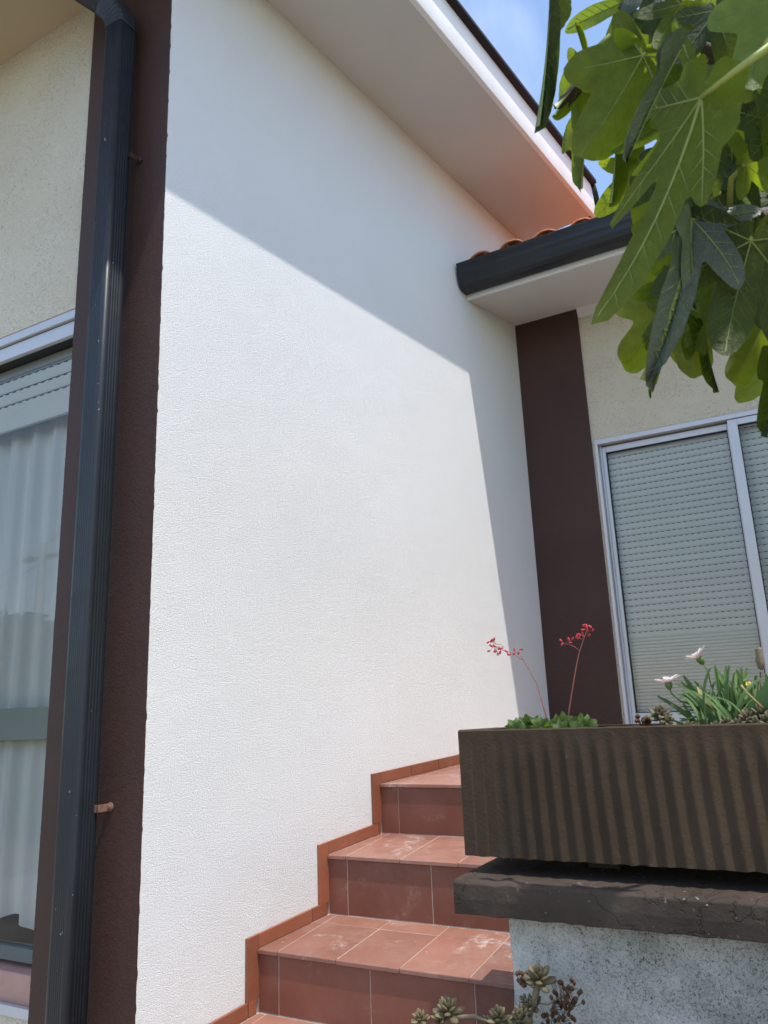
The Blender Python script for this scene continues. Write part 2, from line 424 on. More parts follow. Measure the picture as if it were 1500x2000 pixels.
o = part('corner_band', band(.352, .734, YF-.012, .9, 3.797, .02, 8), BR, house); o['label'] = 'dark brown painted band in the shade of the low eave'

# upper eave: soffit slab over the white wall, fascia, dark roof edge
EZ, EN, ET0, ET1 = 4.466, .472, -.42, 2.80
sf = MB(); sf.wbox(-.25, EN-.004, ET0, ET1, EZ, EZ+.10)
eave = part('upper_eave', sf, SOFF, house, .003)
fa = MB()
n0, n1 = EN-.004, EN+.022
prof = lambda t, k: [W(n0, t, EZ-.003), W(n1, t, EZ-.003), W(n1+.012, t+k, EZ+.19), W(n0, t+k, EZ+.19)]
fa.loft([prof(ET0, 0), prof(1.2, 0), prof(ET1+.055, -.085)])
part('fascia', fa, FASC, eave, .003)
fl = MB()
fl.loft([[W(n0-.05, t, EZ+.191), W(n1+.045, t, EZ+.191), W(n1+.045, t, EZ+.215), W(n0-.05, t, EZ+.215)] for t in (ET0, ET1-.02)])
fl.loft([[W(n0-.05, ET1-.025+a, EZ+.2-b), W(n1+.03, ET1-.025+a, EZ+.2-b), W(n1+.03, ET1-.005+a, EZ+.212-b), W(n0-.05, ET1-.005+a, EZ+.212-b)] for a, b in ((0, 0), (.035, .05), (.075, .20))])
part('roof_edge', fl, FLASH, eave)
rfd = MB(); rfd.wbox(-6, n0-.05, ET0, ET1-.02, EZ+.10, EZ+.20)
part('roof_deck', rfd, FLASH, house)

# front soffit over the left window
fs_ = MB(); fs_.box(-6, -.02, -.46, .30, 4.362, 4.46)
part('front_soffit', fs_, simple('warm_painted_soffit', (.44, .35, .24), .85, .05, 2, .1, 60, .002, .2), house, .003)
ff = MB(); ff.box(-6, -.02, -.475, -.4605, 4.34, 4.66)
part('front_fascia', ff, FASC, house)

# low eave of the wing
le = MB()
YE = 1.995
def lowx(y): return y*math.tan(A)
le.hexa([(lowx(YE)-.02, YE, 3.725), (5.2, YE, 3.725), (5.2, YF+.01, 3.797), (lowx(YF)-.02, YF+.01, 3.797),
         (lowx(YE)-.02, YE, 3.86), (5.2, YE, 3.86), (5.2, YF+.01, 4.06), (lowx(YF)-.02, YF+.01, 4.06)])
lowe = part('low_eave', le, FASC, house, .002)
# soffit underside as painted board, 4 mm below
sb = MB(); sb.hexa([(lowx(YE)+.004, YE+.004, 3.721), (5.2, YE+.004, 3.721), (5.2, YF-.012, 3.791), (lowx(YF)+.002, YF-.012, 3.791),
                    (lowx(YE)+.004, YE+.004, 3.7245), (5.2, YE+.004, 3.7245), (5.2, YF-.012, 3.7945), (lowx(YF)+.002, YF-.012, 3.7945)])
part('soffit_board', sb, SOFF, lowe)

# gutter: a rolled half-box profile extruded along x
GY, GZ = 1.992, 3.752
gp = [(GY, GZ+.135), (GY, GZ+.004), (GY-.012, GZ-.006), (GY-.07, GZ-.006), (GY-.094, GZ+.006), (GY-.106, GZ+.032), (GY-.108, GZ+.058), (GY-.113, GZ+.066), (GY-.116, GZ+.074),
      (GY-.116, GZ+.118), (GY-.122, GZ+.126), (GY-.122, GZ+.134), (GY-.113, GZ+.139), (GY-.106, GZ+.133)]
gi = [(GY-.108, GZ+.120), (GY-.108, GZ+.070), (GY-.098, GZ+.034), (GY-.07, GZ+.004), (GY-.012, GZ+.004), (GY-.006, GZ+.012), (GY-.006, GZ+.135)]
gm = MB(); prof_g = gp+gi
GX0, GX1 = .276, 5.2
gm.loft([[Vector((x, y, z)) for y, z in prof_g] for x in (GX0, 1.4, 2.6, GX1)], 0, False)
gut = part('gutter', gm, DM, house)
ec = MB(); ec.loft([[Vector((x, y, z)) for y, z in gp] for x in (GX0-.004, GX0+.001)], 0, False)
part('end_cap', ec, DM, gut)

# roman tiles of the low roof, each its own piece
RS = math.tan(R(17))
def barrel(r0, r1, L, cover=True):
    m = MB(); n = 10
    rows_o = []
    for k, (yy, r) in enumerate(((0, r0), (L*.5, (r0+r1)/2), (L, r1))):
        outer = []; inner = []
        for j in range(n+1):
            a = math.pi*j/n
            s_ = 1 if cover else -1
            outer.append(Vector((r*math.cos(a), yy, s_*r*.82*math.sin(a) + yy*RS)))
            inner.append(Vector(((r-.012)*math.cos(a), yy, s_*(r-.012)*.82*math.sin(a) + yy*RS)))
        rows_o.append(outer + inner[::-1])
    m.loft(rows_o, 0, True, True)
    return m.mesh('roof_tile', TC)
cov, pan = barrel(.075, .060, .40), barrel(.070, .080, .40, False)
rb = MB(); rb.hexa([(.26, 2.02, 3.87), (5.2, 2.02, 3.87), (5.2, 6.4, 3.87), (.26, 6.4, 3.87),
                    (.26, 2.02, 3.872), (5.2, 2.02, 3.872), (5.2, 6.4, 3.872+4.38*RS), (.26, 6.4, 3.872+4.38*RS)])
lroof = part('low_roof', rb, TC, house)
random.seed(5)
for c in range(26):
    x = .388 + .1835*c
    for r_ in range(5 if c < 12 else 3):
        y = 1.935 + .33*r_
        if lowx(y+.4) > x-.02: pass
        for kind, me in ((0, cov), (1, pan)):
            xx = x + (.09 if kind else 0)
            if xx - .08 < lowx(y) - .05: continue
            o = link('roof_tile', me, lroof, (xx + random.uniform(-.004, .004), y + random.uniform(-.012, .008) + (.02 if kind else 0), 3.896 + (y-1.935)*RS + .012*(r_ % 2) + (.05 if kind else 0)))
            o.rotation_euler = (random.uniform(-.01, .01), random.uniform(-.03, .03), random.uniform(-.02, .02))
# rest of the low roof, further up, joined
rt = MB()
for c in range(26):
    x = .388 + .1835*c; rows_ = []
    for y in (3.55, 6.3):
        if y < 4 and c >= 12: y = 2.95
        rows_.append([Vector((x+.07*math.cos(math.pi*j/8), y, 3.91+(y-1.935)*RS+.06*math.sin(math.pi*j/8))) for j in range(9)])
    rt.grid(rows_)
tag(part('tile_rows', rt, TC, lroof), kind='stuff')

# small pale clip and black cable at the end of the upper fascia
cb = MB(); e0 = W(EN+.03, ET1+.06, EZ+.02)
cb.tube([W(EN+.03, ET1-.04, EZ+.20), W(EN+.035, ET1+.02, EZ+.12), e0, e0+Vector((.01, .01, -.10)), e0+Vector((.02, .03, -.5))], .006, 6)
cable = part('cable', cb, CABLE, house)
cl = MB()
for dz in (0, .028, .056): cl.loft([[e0+Vector((.006+rr*math.cos(a*math.pi/4), .004+rr*math.sin(a*math.pi/4), -.055+dz+h)) for a in range(8)] for rr, h in ((.008, 0), (.017, .006), (.017, .014), (.008, .022))])
part('cable_clip', cl, CLIP, cable)

# ------------------------------------------------------------------ windows
def slat_mesh(x0, x1, h, slots, pitch=.030):
    """one shutter slat: a gently bowed board whose upper hinge strip carries dark quads for the shade in its slots"""
    m = MB(); z1 = h*.87
    prof = [(0, .0), (-.004, h*.10), (-.0065, h*.4), (-.004, h*.72), (0, z1)]
    m.grid([[Vector((x, y, z)) for x in (x0, x1)] for y, z in prof], 0, True)
    m.add([(x0, .004, z1), (x1, .004, z1), (x1, .004, h), (x0, .004, h)], [(0, 1, 2, 3)])    # strip between slats
    m.add([(x0, 0, z1), (x1, 0, z1), (x1, .004, z1), (x0, .004, z1)], [(0, 1, 2, 3)])
    if slots:
        n = int((x1-x0)/pitch)
        for i in range(n):
            a = x0 + (i+.3)*pitch; b = a + pitch*.52
            m.add([(a, .0035, z1+h*.015), (b, .0035, z1+h*.015), (b, .0035, h*.985), (a, .0035, h*.985)], [(0, 1, 2, 3)], 1)  # dark quad laid on the strip as painted shade, no real hole
    return m

# right window (sliding, shutter down)
y = YF
fr = MB()
fr.box(RX0, RX0+.016, y-.006, y+.10, RZ0, RZ1); fr.box(RX1-.03, RX1, y-.006, y+.10, RZ0, RZ1)
fr.box(RX0+.016, RX1-.03, y-.006, y+.10, RZ1-.026, RZ1); fr.box(RX0+.016, RX1-.03, y-.006, y+.10, RZ0, RZ0+.03)
fr.box(RX0+.017, RX0+.028, y+.03, y+.10, RZ0+.03, RZ1-.027)
win = part('window', fr, AL, house, .0015); win['label'] = 'wide sliding window with its ivory roller shutter down'
def sash(x0, x1, yy, wl, wr, wt, wb, z0, z1, parent):
    m = MB()
    m.box(x0, x0+wl, yy, yy+.03, z0, z1); m.box(x1-wr, x1, yy, yy+.03, z0, z1)
    m.box(x0+wl, x1-wr, yy+.0005, yy+.0295, z1-wt, z1); m.box(x0+wl, x1-wr, yy+.0005, yy+.0295, z0, z0+wb)
    s_ = part('sash', m, AL, parent, .002)
    gk = MB(); a, b, c, d = x0+wl, x1-wr, z0+wb, z1-wt; e = .004
    gk.box(a, a+e, yy+.004, yy+.026, c, d); gk.box(b-e, b, yy+.004, yy+.026, c, d)
    gk.box(a+e, b-e, yy+.004, yy+.026, d-e, d); gk.box(a+e, b-e, yy+.004, yy+.026, c, c+e)
    part('gasket', gk, GASK, parent)
    pn = MB(); pn.add([(a+e, yy+.014, c+e), (b-e, yy+.014, c+e), (b-e, yy+.014, d-e), (a+e, yy+.014, d-e)], [(0, 1, 2, 3)])
    part('pane', pn, GL, parent); return s_
sash(RX0+.028, 1.470, y+.036, .020, .04, .034, .055, RZ0+.03, RZ1-.034, win)
sash(1.437, RX1-.03, y+.002, .047, .03, .034, .055, RZ0+.03, RZ1-.028, win)
SH, SX0, SX1, SY = .0350, RX0+.03, RX1-.035, y+.088
sm_a = slat_mesh(0, SX1-SX0, SH, True).mesh('shutter_slat', [SLAT, GASK])
sm_b = slat_mesh(0, SX1-SX0, SH/2-.0004, False).mesh('shutter_slat', [SLAT, GASK])
z = 1.862
while z < RZ1-.02:
    link('shutter_slat', sm_a, win, (SX0, SY, z)); z += SH
z = 1.862 - SH/2
while z > RZ0:
    link('shutter_slat', sm_b, win, (SX0, SY, z)); z -= SH/2
sbk = MB(); sbk.box(SX0-.01, SX1+.01, SY+.012, SY+.10, RZ0, RZ1)
part('shutter_box', sbk, GREYIN, win)

# left window
y = .10
fr = MB()
fr.box(LX0, LX0+.05, y-.02, y+.1, LZ0, LZ1); fr.box(LX1-.035, LX1, y-.02, y+.1, LZ0, LZ1)
fr.box(LX0+.05, LX1-.035, y-.052, y+.1, LZ1-.034, LZ1); fr.box(LX0+.05, LX1-.035, y-.040, y+.02, LZ1-.092, LZ1-.038)
win2 = part('window', fr, AL, house, .002); win2['label'] = 'tall window with its shutter rolled up and a sheer curtain behind'
m = MB(); m.box(LX0+.05, LX1-.035, y-.036, y+.02, LZ1-.0385, LZ1-.0335); m.box(LX0+.05, LX1-.035, y-.022, y+.02, LZ1-.0955, LZ1-.092)
part('gasket', m, GASK, win2)
m = MB(); m.box(LX0+.05, LX1-.03, y-.005, y+.04, LZ0, LZ0+.04)
part('sash', m, simple('dark_grey_sash', (.09, .11, .11), .45, .1, 6), win2, .003)
m = MB(); m.box(LX0+.05, LX1-.03, y+.016, y+.04, 1.497, 1.602)
part('sash', m, WRAIL, win2, .003)
m = MB(); m.add([(LX0+.05, y+.012, LZ0+.04), (LX1-.02, y+.012, LZ0+.04), (LX1-.02, y+.012, LZ1-.10), (LX0+.05, y+.012, LZ1-.10)], [(0, 1, 2, 3)])
part('pane', m, GL, win2)
m = MB(); m.box(LX0+.05, LX1-.02, y+.021, y+.07, LZ1-.128, LZ1-.0785)
part('shutter_box', m, simple('grey_shutter_box', (.36, .37, .36), .6, .05, 5), win2)
sm_c = slat_mesh(0, LX1-LX0-.07, .052, True, .042).mesh('shutter_slat', [SLAT, GASK])
for i in range(4): link('shutter_slat', sm_c, win2, (LX0+.05, y+.035, 2.866-.053*i))
m = MB(); m.box(LX0+.05, LX1-.02, y+.026, y+.042, 2.645, 2.7065)
part('bottom_bar', m, SLAT, win2, .003)
m = MB(); m.hexa([(LX0, y-.03, LZ0-.115), (LX1+.01, y-.03, LZ0-.115), (LX1+.01, .2, LZ0-.115), (LX0, .2, LZ0-.115),
                  (LX0, y-.03, LZ0-.02), (LX1+.01, y-.03, LZ0-.02), (LX1+.01, .2, LZ0+.001), (LX0, .2, LZ0+.001)])
part('sill', m, SILL, win2, .004)
m = MB(); m.box(LX0, LX1+.01, y-.05, y-.032, LZ0-.128, LZ0-.10)
part('sill_track', m, AL, win2, .002)
# the room behind it
rm = MB()
rm.add([(-4, .27, .80), (-.22, .27, .80), (-.22, 3, .80), (-4, 3, .80), (-4, .27, 3.4), (-.22, .27, 3.4), (-.22, 3, 3.4), (-4, 3, 3.4)],
       [(0, 1, 2, 3), (7, 6, 5, 4), (3, 2, 6, 7), (0, 3, 7, 4), (2, 1, 5, 6)])
part('room', rm, GREYIN, house)
# sheer curtain, hung in upright folds
cm = MB(); rows_ = []
NX = 220
for zi in range(15):
    zz = .915 + (2.84-.915)*zi/14
    row = []
    for i in range(NX):
        x = LX0 + (LX1-.01-LX0)*i/(NX-1)
        ph = x*46 + 2.2*nz3(x, 0, 0, 2.3) + .25*nz3(x, zz, 4, 1.2)
        amp = .018*(1+.6*nz3(x, 3, 0, 3))
        row.append(Vector((x, .215 + amp*math.sin(ph) + .006*math.sin(2.3*ph), zz + (.020*math.sin(ph*.5+1) if zi == 0 else 0))))
    rows_.append(row)
cm.grid(rows_, 0, True)
tag(part('curtain', cm, CUR), 'sheer white curtain hanging in folds behind the left window', 'curtain')

# ------------------------------------------------------------------ downpipe
def rrect(cx, cy, hx, hy, r, ribs=True):
    """rounded-rectangle section, counter-clockwise, with shallow ribs on its faces"""
    pts = []
    def face(p, q, nx, ny, n):
        for i in range(1, n*4):
            f = i/(n*4); d = -.0016 if (ribs and i % 4 == 0) else 0
            pts.append((p[0]+(q[0]-p[0])*f + nx*d, p[1]+(q[1]-p[1])*f + ny*d))
    def corner(x, y, a0):
        for i in range(5):
            a = a0 + i*math.pi/8; pts.append((x+r*math.cos(a), y+r*math.sin(a)))
    X0, X1, Y0, Y1 = cx-hx+r, cx+hx-r, cy-hy+r, cy+hy-r
    corner(X1, Y0, -math.pi/2)
    face((cx+hx, Y0), (cx+hx, Y1), 1, 0, 5)
    corner(X1, Y1, 0); corner(X0, Y1, math.pi/2)
    face((cx-hx, Y1), (cx-hx, Y0), -1, 0, 2)
    corner(X0, Y0, math.pi)
    face((X0, cy-hy), (X1, cy-hy), 0, -1, 7)
    return pts
PX, PY, HX, HY = -.174, -.072, .041, .040
sec = rrect(0, 0, HX, HY, .014)
dp = MB()
dp.loft([[Vector((PX+a, PY+b, z)) for a, b in sec] for z in (.02, 1.2, 2.4, 3.96)], 0, True)
pipe = part('downpipe', dp, DM, house)
# crimped elbow then the slanting arm towards the eave gutter
P0 = Vector((PX, PY, 3.955)); D1 = (at(128, 0, 3.25) - P0); 
D1 = Vector((-.66, -.30, .62)).normalized()
path = []; ax0 = Vector((0, 0, 1))
pos = P0.copy(); K = 22
rings = []
for i in range(K+1):
    f = i/K; d = ax0.lerp(D1, f).normalized()
    if i: pos = pos + d*(.14/K)
    sx = Vector((1, 0, 0)); sx = (sx - d*sx.dot(d)).normalized(); sy = d.cross(sx)
    sc_ = 1.05 + (.035 if i % 3 == 1 else -.005)
    rings.append([pos + sx*a*sc_ + sy*b*sc_ for a, b in rrect(0, 0, HX, HY, .016, False)])
eb = MB(); eb.loft(rings, 0, True); part('elbow', eb, DM, pipe)
arm = MB(); arm.loft([[pos + D1*q + sx*a + sy*b for a, b in sec] for q in (-.02, .62)], 0, True)
part('pipe_arm', arm, DM, pipe)
for zb, mt in ((3.432, BR), (1.314, RUST)):
    bk = MB()
    bk.box(PX+HX-.006, PX+HX+.011, PY+.022, PY+.025, zb-.010, zb+.010)
    bk.box(PX+HX+.008, PX+HX+.011, PY+.022, -.006, zb-.010, zb+.010)
    bk.loft([[Vector((PX+HX+.014+rr*math.cos(a*math.pi/5), yy, zb+.001+rr*math.sin(a*math.pi/5))) for a in range(10)] for rr, yy in ((.012, -.005), (.012, -.010), (.0065, -.011), (.0065, -.015))])
    part('bracket', bk, mt, pipe, .001)
bd = MB()
for zz in (2.9,): bd.loft([[Vector((PX+a*1.04, PY+b*1.04, z)) for a, b in rrect(0, 0, HX, HY, .014, False)] for z in (zz-.02, zz+.02)], 0, True)

# ================================================================== the staircase
stairs = thing('staircase', (.5, .4, 0), 'tiled outdoor staircase in terracotta rising along the white wall', 'staircase')
TTH = .012
# (nosing y, nosing z, slope of tread, z of riser base)
STEPS = [(-.225, .470, .083, .28), (.093, .668, .083, .497), (.418, .866, .083, .695), (.740, 1.078, .083, .906), (1.042, 1.279, .0466, 1.110)]
XR = 1.018
def wx(y): return max(y, 0)*math.tan(A)
random.seed(11)
gap = .0028
def tile(name, corners, thick, mat, parent, normal, bev=.0018):
    """corners: four world points, counter-clockwise seen from outside; extruded inwards"""
    m = MB(); p = [Vector(c) for c in corners]; n = Vector(normal)*thick
    m.hexa([q-n for q in p] + p)
    return part(name, m, mat, parent, bev)
for si, (yk, zk, sl, zb) in enumerate(STEPS):
    last = si == len(STEPS)-1
    if si: zb = STEPS[si-1][1] + (yk-STEPS[si-1][0])*STEPS[si-1][2]
    yn = YF if last else STEPS[si+1][0]
    xr = XR if si >= 2 else .76
    if last: xr = 3.4
    core = MB()
    zt = lambda y: zk + (y-yk)*sl
    c0, c1 = yk+.0052, yn+.0052
    x0a, x0b = wx(c0)+.001, wx(c1)+.001
    q = .0035
    xr2 = XR if last else xr
    core.hexa([(x0a, c0, 0), (xr2, c0, 0), (xr2, c1, 0), (x0b, c1, 0),
               (x0a, c0, zt(c0)-TTH+.0108), (xr2, c0, zt(c0)-TTH+.0108), (xr2, c1, zt(c1)-TTH+.0108), (x0b, c1, zt(c1)-TTH+.0108)])
    step = part('step', core, GR, stairs)
    if last:
        c2 = MB(); c2.hexa([(XR+.001, .425, 0), (3.4, .425, 0), (3.4, YF-.002, 0), (XR+.001, YF-.002, 0),
                            (XR+.001, .425, 1.262), (3.4, .425, 1.262), (3.4, YF-.002, 1.34), (XR+.001, YF-.002, 1.34)])
        tag(part('landing', c2, GR, stairs))
    # treads: a narrow cut tile at the wall, then 20 cm tiles; a strip of cut tiles at the back
    xj = wx(yk) + .083
    xs = [None, xj]
    while xs[-1] < xr - .03:
        xs.append(xs[-1] + .2055)
    xs[-1] = min(xs[-1], xr)
    ys = [yk-.005, yk+.248, yn+.002] if not last else [yk-.005 + .25*i for i in range(7)] + [YF-.003]
    for i in range(len(xs)-1):
        if last and xs[i] is not None and xs[i] > 1.7: break
        for j in range(len(ys)-1):
            ya, yb = ys[j]+(gap/2 if j else 0), ys[j+1]-gap/2
            def edge(k, y_, sgn): return (wx(y_)+.011 if xs[k] is None else xs[k]) + sgn*gap/2
            a0, a1 = edge(i, ya, 1), edge(i, yb, 1); b0, b1 = edge(i+1, ya, -1), edge(i+1, yb, -1)
            if b1-a1 < .004 : 
                if b0-a0 < .01: continue
                a1 = b1-.004
            dz = random.uniform(-.0006, .0006)
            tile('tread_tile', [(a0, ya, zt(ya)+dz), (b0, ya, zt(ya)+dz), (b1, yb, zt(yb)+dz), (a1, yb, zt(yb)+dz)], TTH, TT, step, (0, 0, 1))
    # risers: a narrow cut piece, then 31 cm pieces
    xs = [wx(yk)+.011, wx(yk)+.083]
    while xs[-1] < xr-.02 and xs[-1] < 1.7: xs.append(min(xs[-1]+.3135, xr))
    for i in range(len(xs)-1):
        if xs[i+1]-xs[i] < .02: continue
        a, b = xs[i]+(.001 if i else -.0003), xs[i+1]-.001
        yy = yk+.004+random.uniform(-.0005, .0005)
        if last and a > XR: break
        if last: b = min(b, XR-.002)
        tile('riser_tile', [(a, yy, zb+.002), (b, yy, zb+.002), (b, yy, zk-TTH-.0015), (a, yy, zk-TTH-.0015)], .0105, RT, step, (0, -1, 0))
    # stepped skirting on the white wall
    if si >= 1:
        t0 = yk/cA; t1 = (STEPS[si+1][0]/cA if not last else 2.58)
        hz = lambda t: zk + (t-t0)*sl*cA
        hgt = .040
        def sk(ta, tb, za0, za1, zb0, zb1):
            m = MB(); n_ = .0105 + random.uniform(-.0006, .0006)
            p = [W(.0006, ta, za0), W(n_, ta, za0), W(n_, tb, za1), W(.0006, tb, za1), W(.0006, ta, zb0), W(n_, ta, zb0), W(n_, tb, zb1), W(.0006, tb, zb1)]
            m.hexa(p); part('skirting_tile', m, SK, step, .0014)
        sv = .043
        if si >= 2:
            lowz = zb - sv*sl + hgt
            sk(max(.001, t0-sv), t0+.005, lowz+.001-.0015, lowz+.001, hz(t0-sv)+hgt, hz(t0)+hgt)
        tb_end = t1 - gap if not last else t1
        tt = t0
        first = random.uniform(.19, .27)
        cuts = [t0, tb_end] if not last else [t0, t0+.21, t0+.41, t0+.61, t0+.82, t0+1.03, t0+1.24, tb_end]
        if not last: cuts = [t0, t0 + (.245 if si == 2 else .29), tb_end]
        for a, b in zip(cuts[:-1], cuts[1:]):
            if b-a < .01: continue
            sk(a+gap/2 if a != t0 else a+.0055, b-gap/2, hz(a)+.0005, hz(b)+.0005, hz(a)+hgt, hz(b)+hgt)

# ================================================================== parapet wall and coping
par = thing('parapet_wall', (1.5, .35, 0), 'low mould stained white wall with a dark brown coping beside the stairs', 'wall')
WX0, WY0, WZ1 = 1.020, .058, 1.124
pm = MB()
NXp, NZp = 100, 50
rows_ = []
for i in range(NZp+1):
    z = WZ1*i/NZp; row = []
    for j in range(NXp+1):
        x = WX0 + (3.4-WX0)*(j/NXp)**1.6
        e = .006*nz3(x, 0, z, 26) + .004*nz3(x, 4, z, 60)
        row.append(Vector((x + (.005*nz3(1, 2, z, 40) + .003*nz3(1, 2, z, 110) if j == 0 else 0), WY0 + e, z)))
    rows_.append(row)
pm.grid(rows_, 0, True)
for i in range(NZp):
    a, b = rows_[i][0], rows_[i+1][0]
    pm.add([a, b, (WX0, .42, b.z), (WX0, .42, a.z)], [(0, 1, 2, 3)])
pm.add([(WX0, .42, 0), (WX0, .42, WZ1), (3.4, .42, WZ1), (3.4, .42, 0)], [(0, 1, 2, 3)])
part('wall_body', pm, ST, par)
cz0, cz1 = 1.1245, 1.191
cm = MB(); rows_ = []
NXc = 140
loop = [(.0, cz0), (-.002, cz0+.03), (.0, cz1-.006), (.006, cz1), (.20, cz1+.001), (.30, cz1+.001), (.44, cz1), (.44, cz0)]
for j in range(NXc+1):
    x = .921 + 2.5*(j/NXc)
    ring = []
    for k, (yy, zz) in enumerate(loop):
        e = .0022*nz3(x, k, 0, 30) + (.003*min(0, nz3(x, 9, 0, 55)) if k in (2, 3) else 0)
        sk_ = .006*(x-.92)
        ring.append(Vector((x + (.004*nz3(k, 7, 1, 3) if j == 0 else 0), yy + e + sk_*0, zz + e*.8)))
    rows_.append(ring)
cm.loft(rows_, 0, False)
part('coping', cm, CP, par, .002)

# ================================================================== corrugated planter on the coping
plx0, plx1, ply0, ply1, plz0, plz1 = .920, 1.95, .075, .325, 1.2235, 1.493
planter = thing('planter', (1.4, .2, plz0), 'long dark brown planter box with fluted sides on the coping', 'planter')
pm = MB()
NXq, NZq = 470, 16
RIB = .0355
def flute(x, z):
    f = min(1, max(.25, (x-plx0-.03)/.16))
    xx = x - .045*(plz1-z) + .002*nz3(x, z, 0, 5)
    ph = ((xx-plx0)/RIB) % 1
    s_ = math.sin(math.pi*ph)**1.6
    if x < plx0+.085:
        ph = ((x-plx0)/.029) % 1; s_ = 1-ph*.7; f = .55*min(1, max(0, (plz1-z-.02)/.12))
    top = min(1, max(0, (plz1-.008-z)/.05))
    return f*top*(.0068)*(s_-1) + .0012*nz3(x, z, 3, 40)
rows_ = []
for i in range(NZq+1):
    zf = i/NZq; row = []
    for j in range(NXq+1):
        x = plx0 + (plx1-plx0)*j/NXq
        z = plz0 + (plz1-plz0)*zf
        if i == 0: z += .0025*nz3(x, 0, 8, 40) + .003
        row.append(Vector((x, ply0 + flute(x, z), z)))
    rows_.append(row)
pm.grid(rows_, 0, True)
F = rows_
lip = .036
def rimn(x): return .0015*nz3(x, 3, 3, 30)
# rim, inner face, ends, back
top_o = F[-1]
top_i = [Vector((min(max(p.x, plx0+lip), plx1-lip), ply0+lip, plz1+rimn(p.x))) for p in top_o]
in_b = [Vector((p.x, p.y, plz1-.075)) for p in top_i]
top_m = [Vector((p.x, ply0+.008, plz1+.003+rimn(p.x))) for p in top_o]
pm.grid([top_o, top_m, top_i, in_b], 0, False)
for sx_, x_o, x_i in ((0, plx0, plx0+lip), (1, plx1, plx1-lip)):
    k = 0 if sx_ == 0 else -1
    col = [r_[k] for r_ in F]
    back = [Vector((x_o, ply1, p.z)) for p in col]
    for a, b, c, d in zip(col[:-1], col[1:], back[1:], back[:-1]): pm.add([a, b, c, d], [(0, 1, 2, 3) if sx_ else (3, 2, 1, 0)])
    pm.add([top_m[k], (x_i, ply0+lip, plz1), (x_i, ply1-lip, plz1), (x_o, ply1, plz1)], [(0, 1, 2, 3)])
    pm.add([(x_i, ply0+lip, plz1), (x_i, ply1-lip, plz1), (x_i, ply1-lip, plz1-.075), (x_i, ply0+lip, plz1-.075)], [(0, 1, 2, 3)])
pm.add([(plx0, ply1, plz0), (plx0, ply1, plz1), (plx1, ply1, plz1), (plx1, ply1, plz0)], [(0, 1, 2, 3)])
pm.add([(plx0+lip, ply1-lip, plz1), (plx1-lip, ply1-lip, plz1), (plx1, ply1, plz1), (plx0, ply1, plz1)], [(0, 1, 2, 3)])
pm.add([(plx0+lip, ply1-lip, plz1), (plx1-lip, ply1-lip, plz1), (plx1-lip, ply1-lip, plz1-.075), (plx0+lip, ply1-lip, plz1-.075)], [(0, 1, 2, 3)])
pm.add([(plx0, ply0+.01, plz0+.004), (plx1, ply0+.01, plz0+.004), (plx1, ply1, plz0), (plx0, ply1, plz0)], [(3, 2, 1, 0)])
part('box', pm, PL, planter)
for fx in (1.16, 1.74):
    ft = MB(); ft.box(fx, fx+.07, .20, .30, cz1+.001, plz0+.008); part('foot', ft, PL, planter, .003)
sm_ = MB(); SZ = plz1-.028
rows_ = [[Vector((plx0+lip+(plx1-plx0-2*lip)*i/60, ply0+lip+(ply1-ply0-2*lip)*j/20, SZ+.010*nz3(i, j, 0, .35))) for i in range(61)] for j in range(21)]
sm_.grid(rows_); tag(part('soil', sm_, SOIL, planter))

# lower bed of soil in front of the wall (just below the picture)
bm_ = MB(); bm_.box(.78, 3.4, -.46, .045, 0, .70); bm_.box(.74, 3.42, -.50, -.46, 0, .76); bm_.box(.74, .78, -.46, .045, 0, .76)
tag(part('garden_bed', bm_, [SOIL]), kind='structure')

# ================================================================== plants
DYP, KS = -.165, .9
def pa(u, v, y): return aty(u, v, y+DYP)
def fr_leaf(o, ax, nrm):
    """matrix with y along ax and z near nrm"""
    yv = ax.normalized(); zv = (nrm - yv*nrm.dot(yv))
    zv = zv.normalized() if zv.length > 1e-6 else yv.orthogonal().normalized()
    xv = yv.cross(zv)
    return xv, yv, zv
def put(o, xv, yv, zv, s=1):
    o.rotation_mode = 'QUATERNION'
    o.rotation_quaternion = Matrix((xv, yv, zv)).transposed().to_quaternion(); o.scale = (s, s, s)

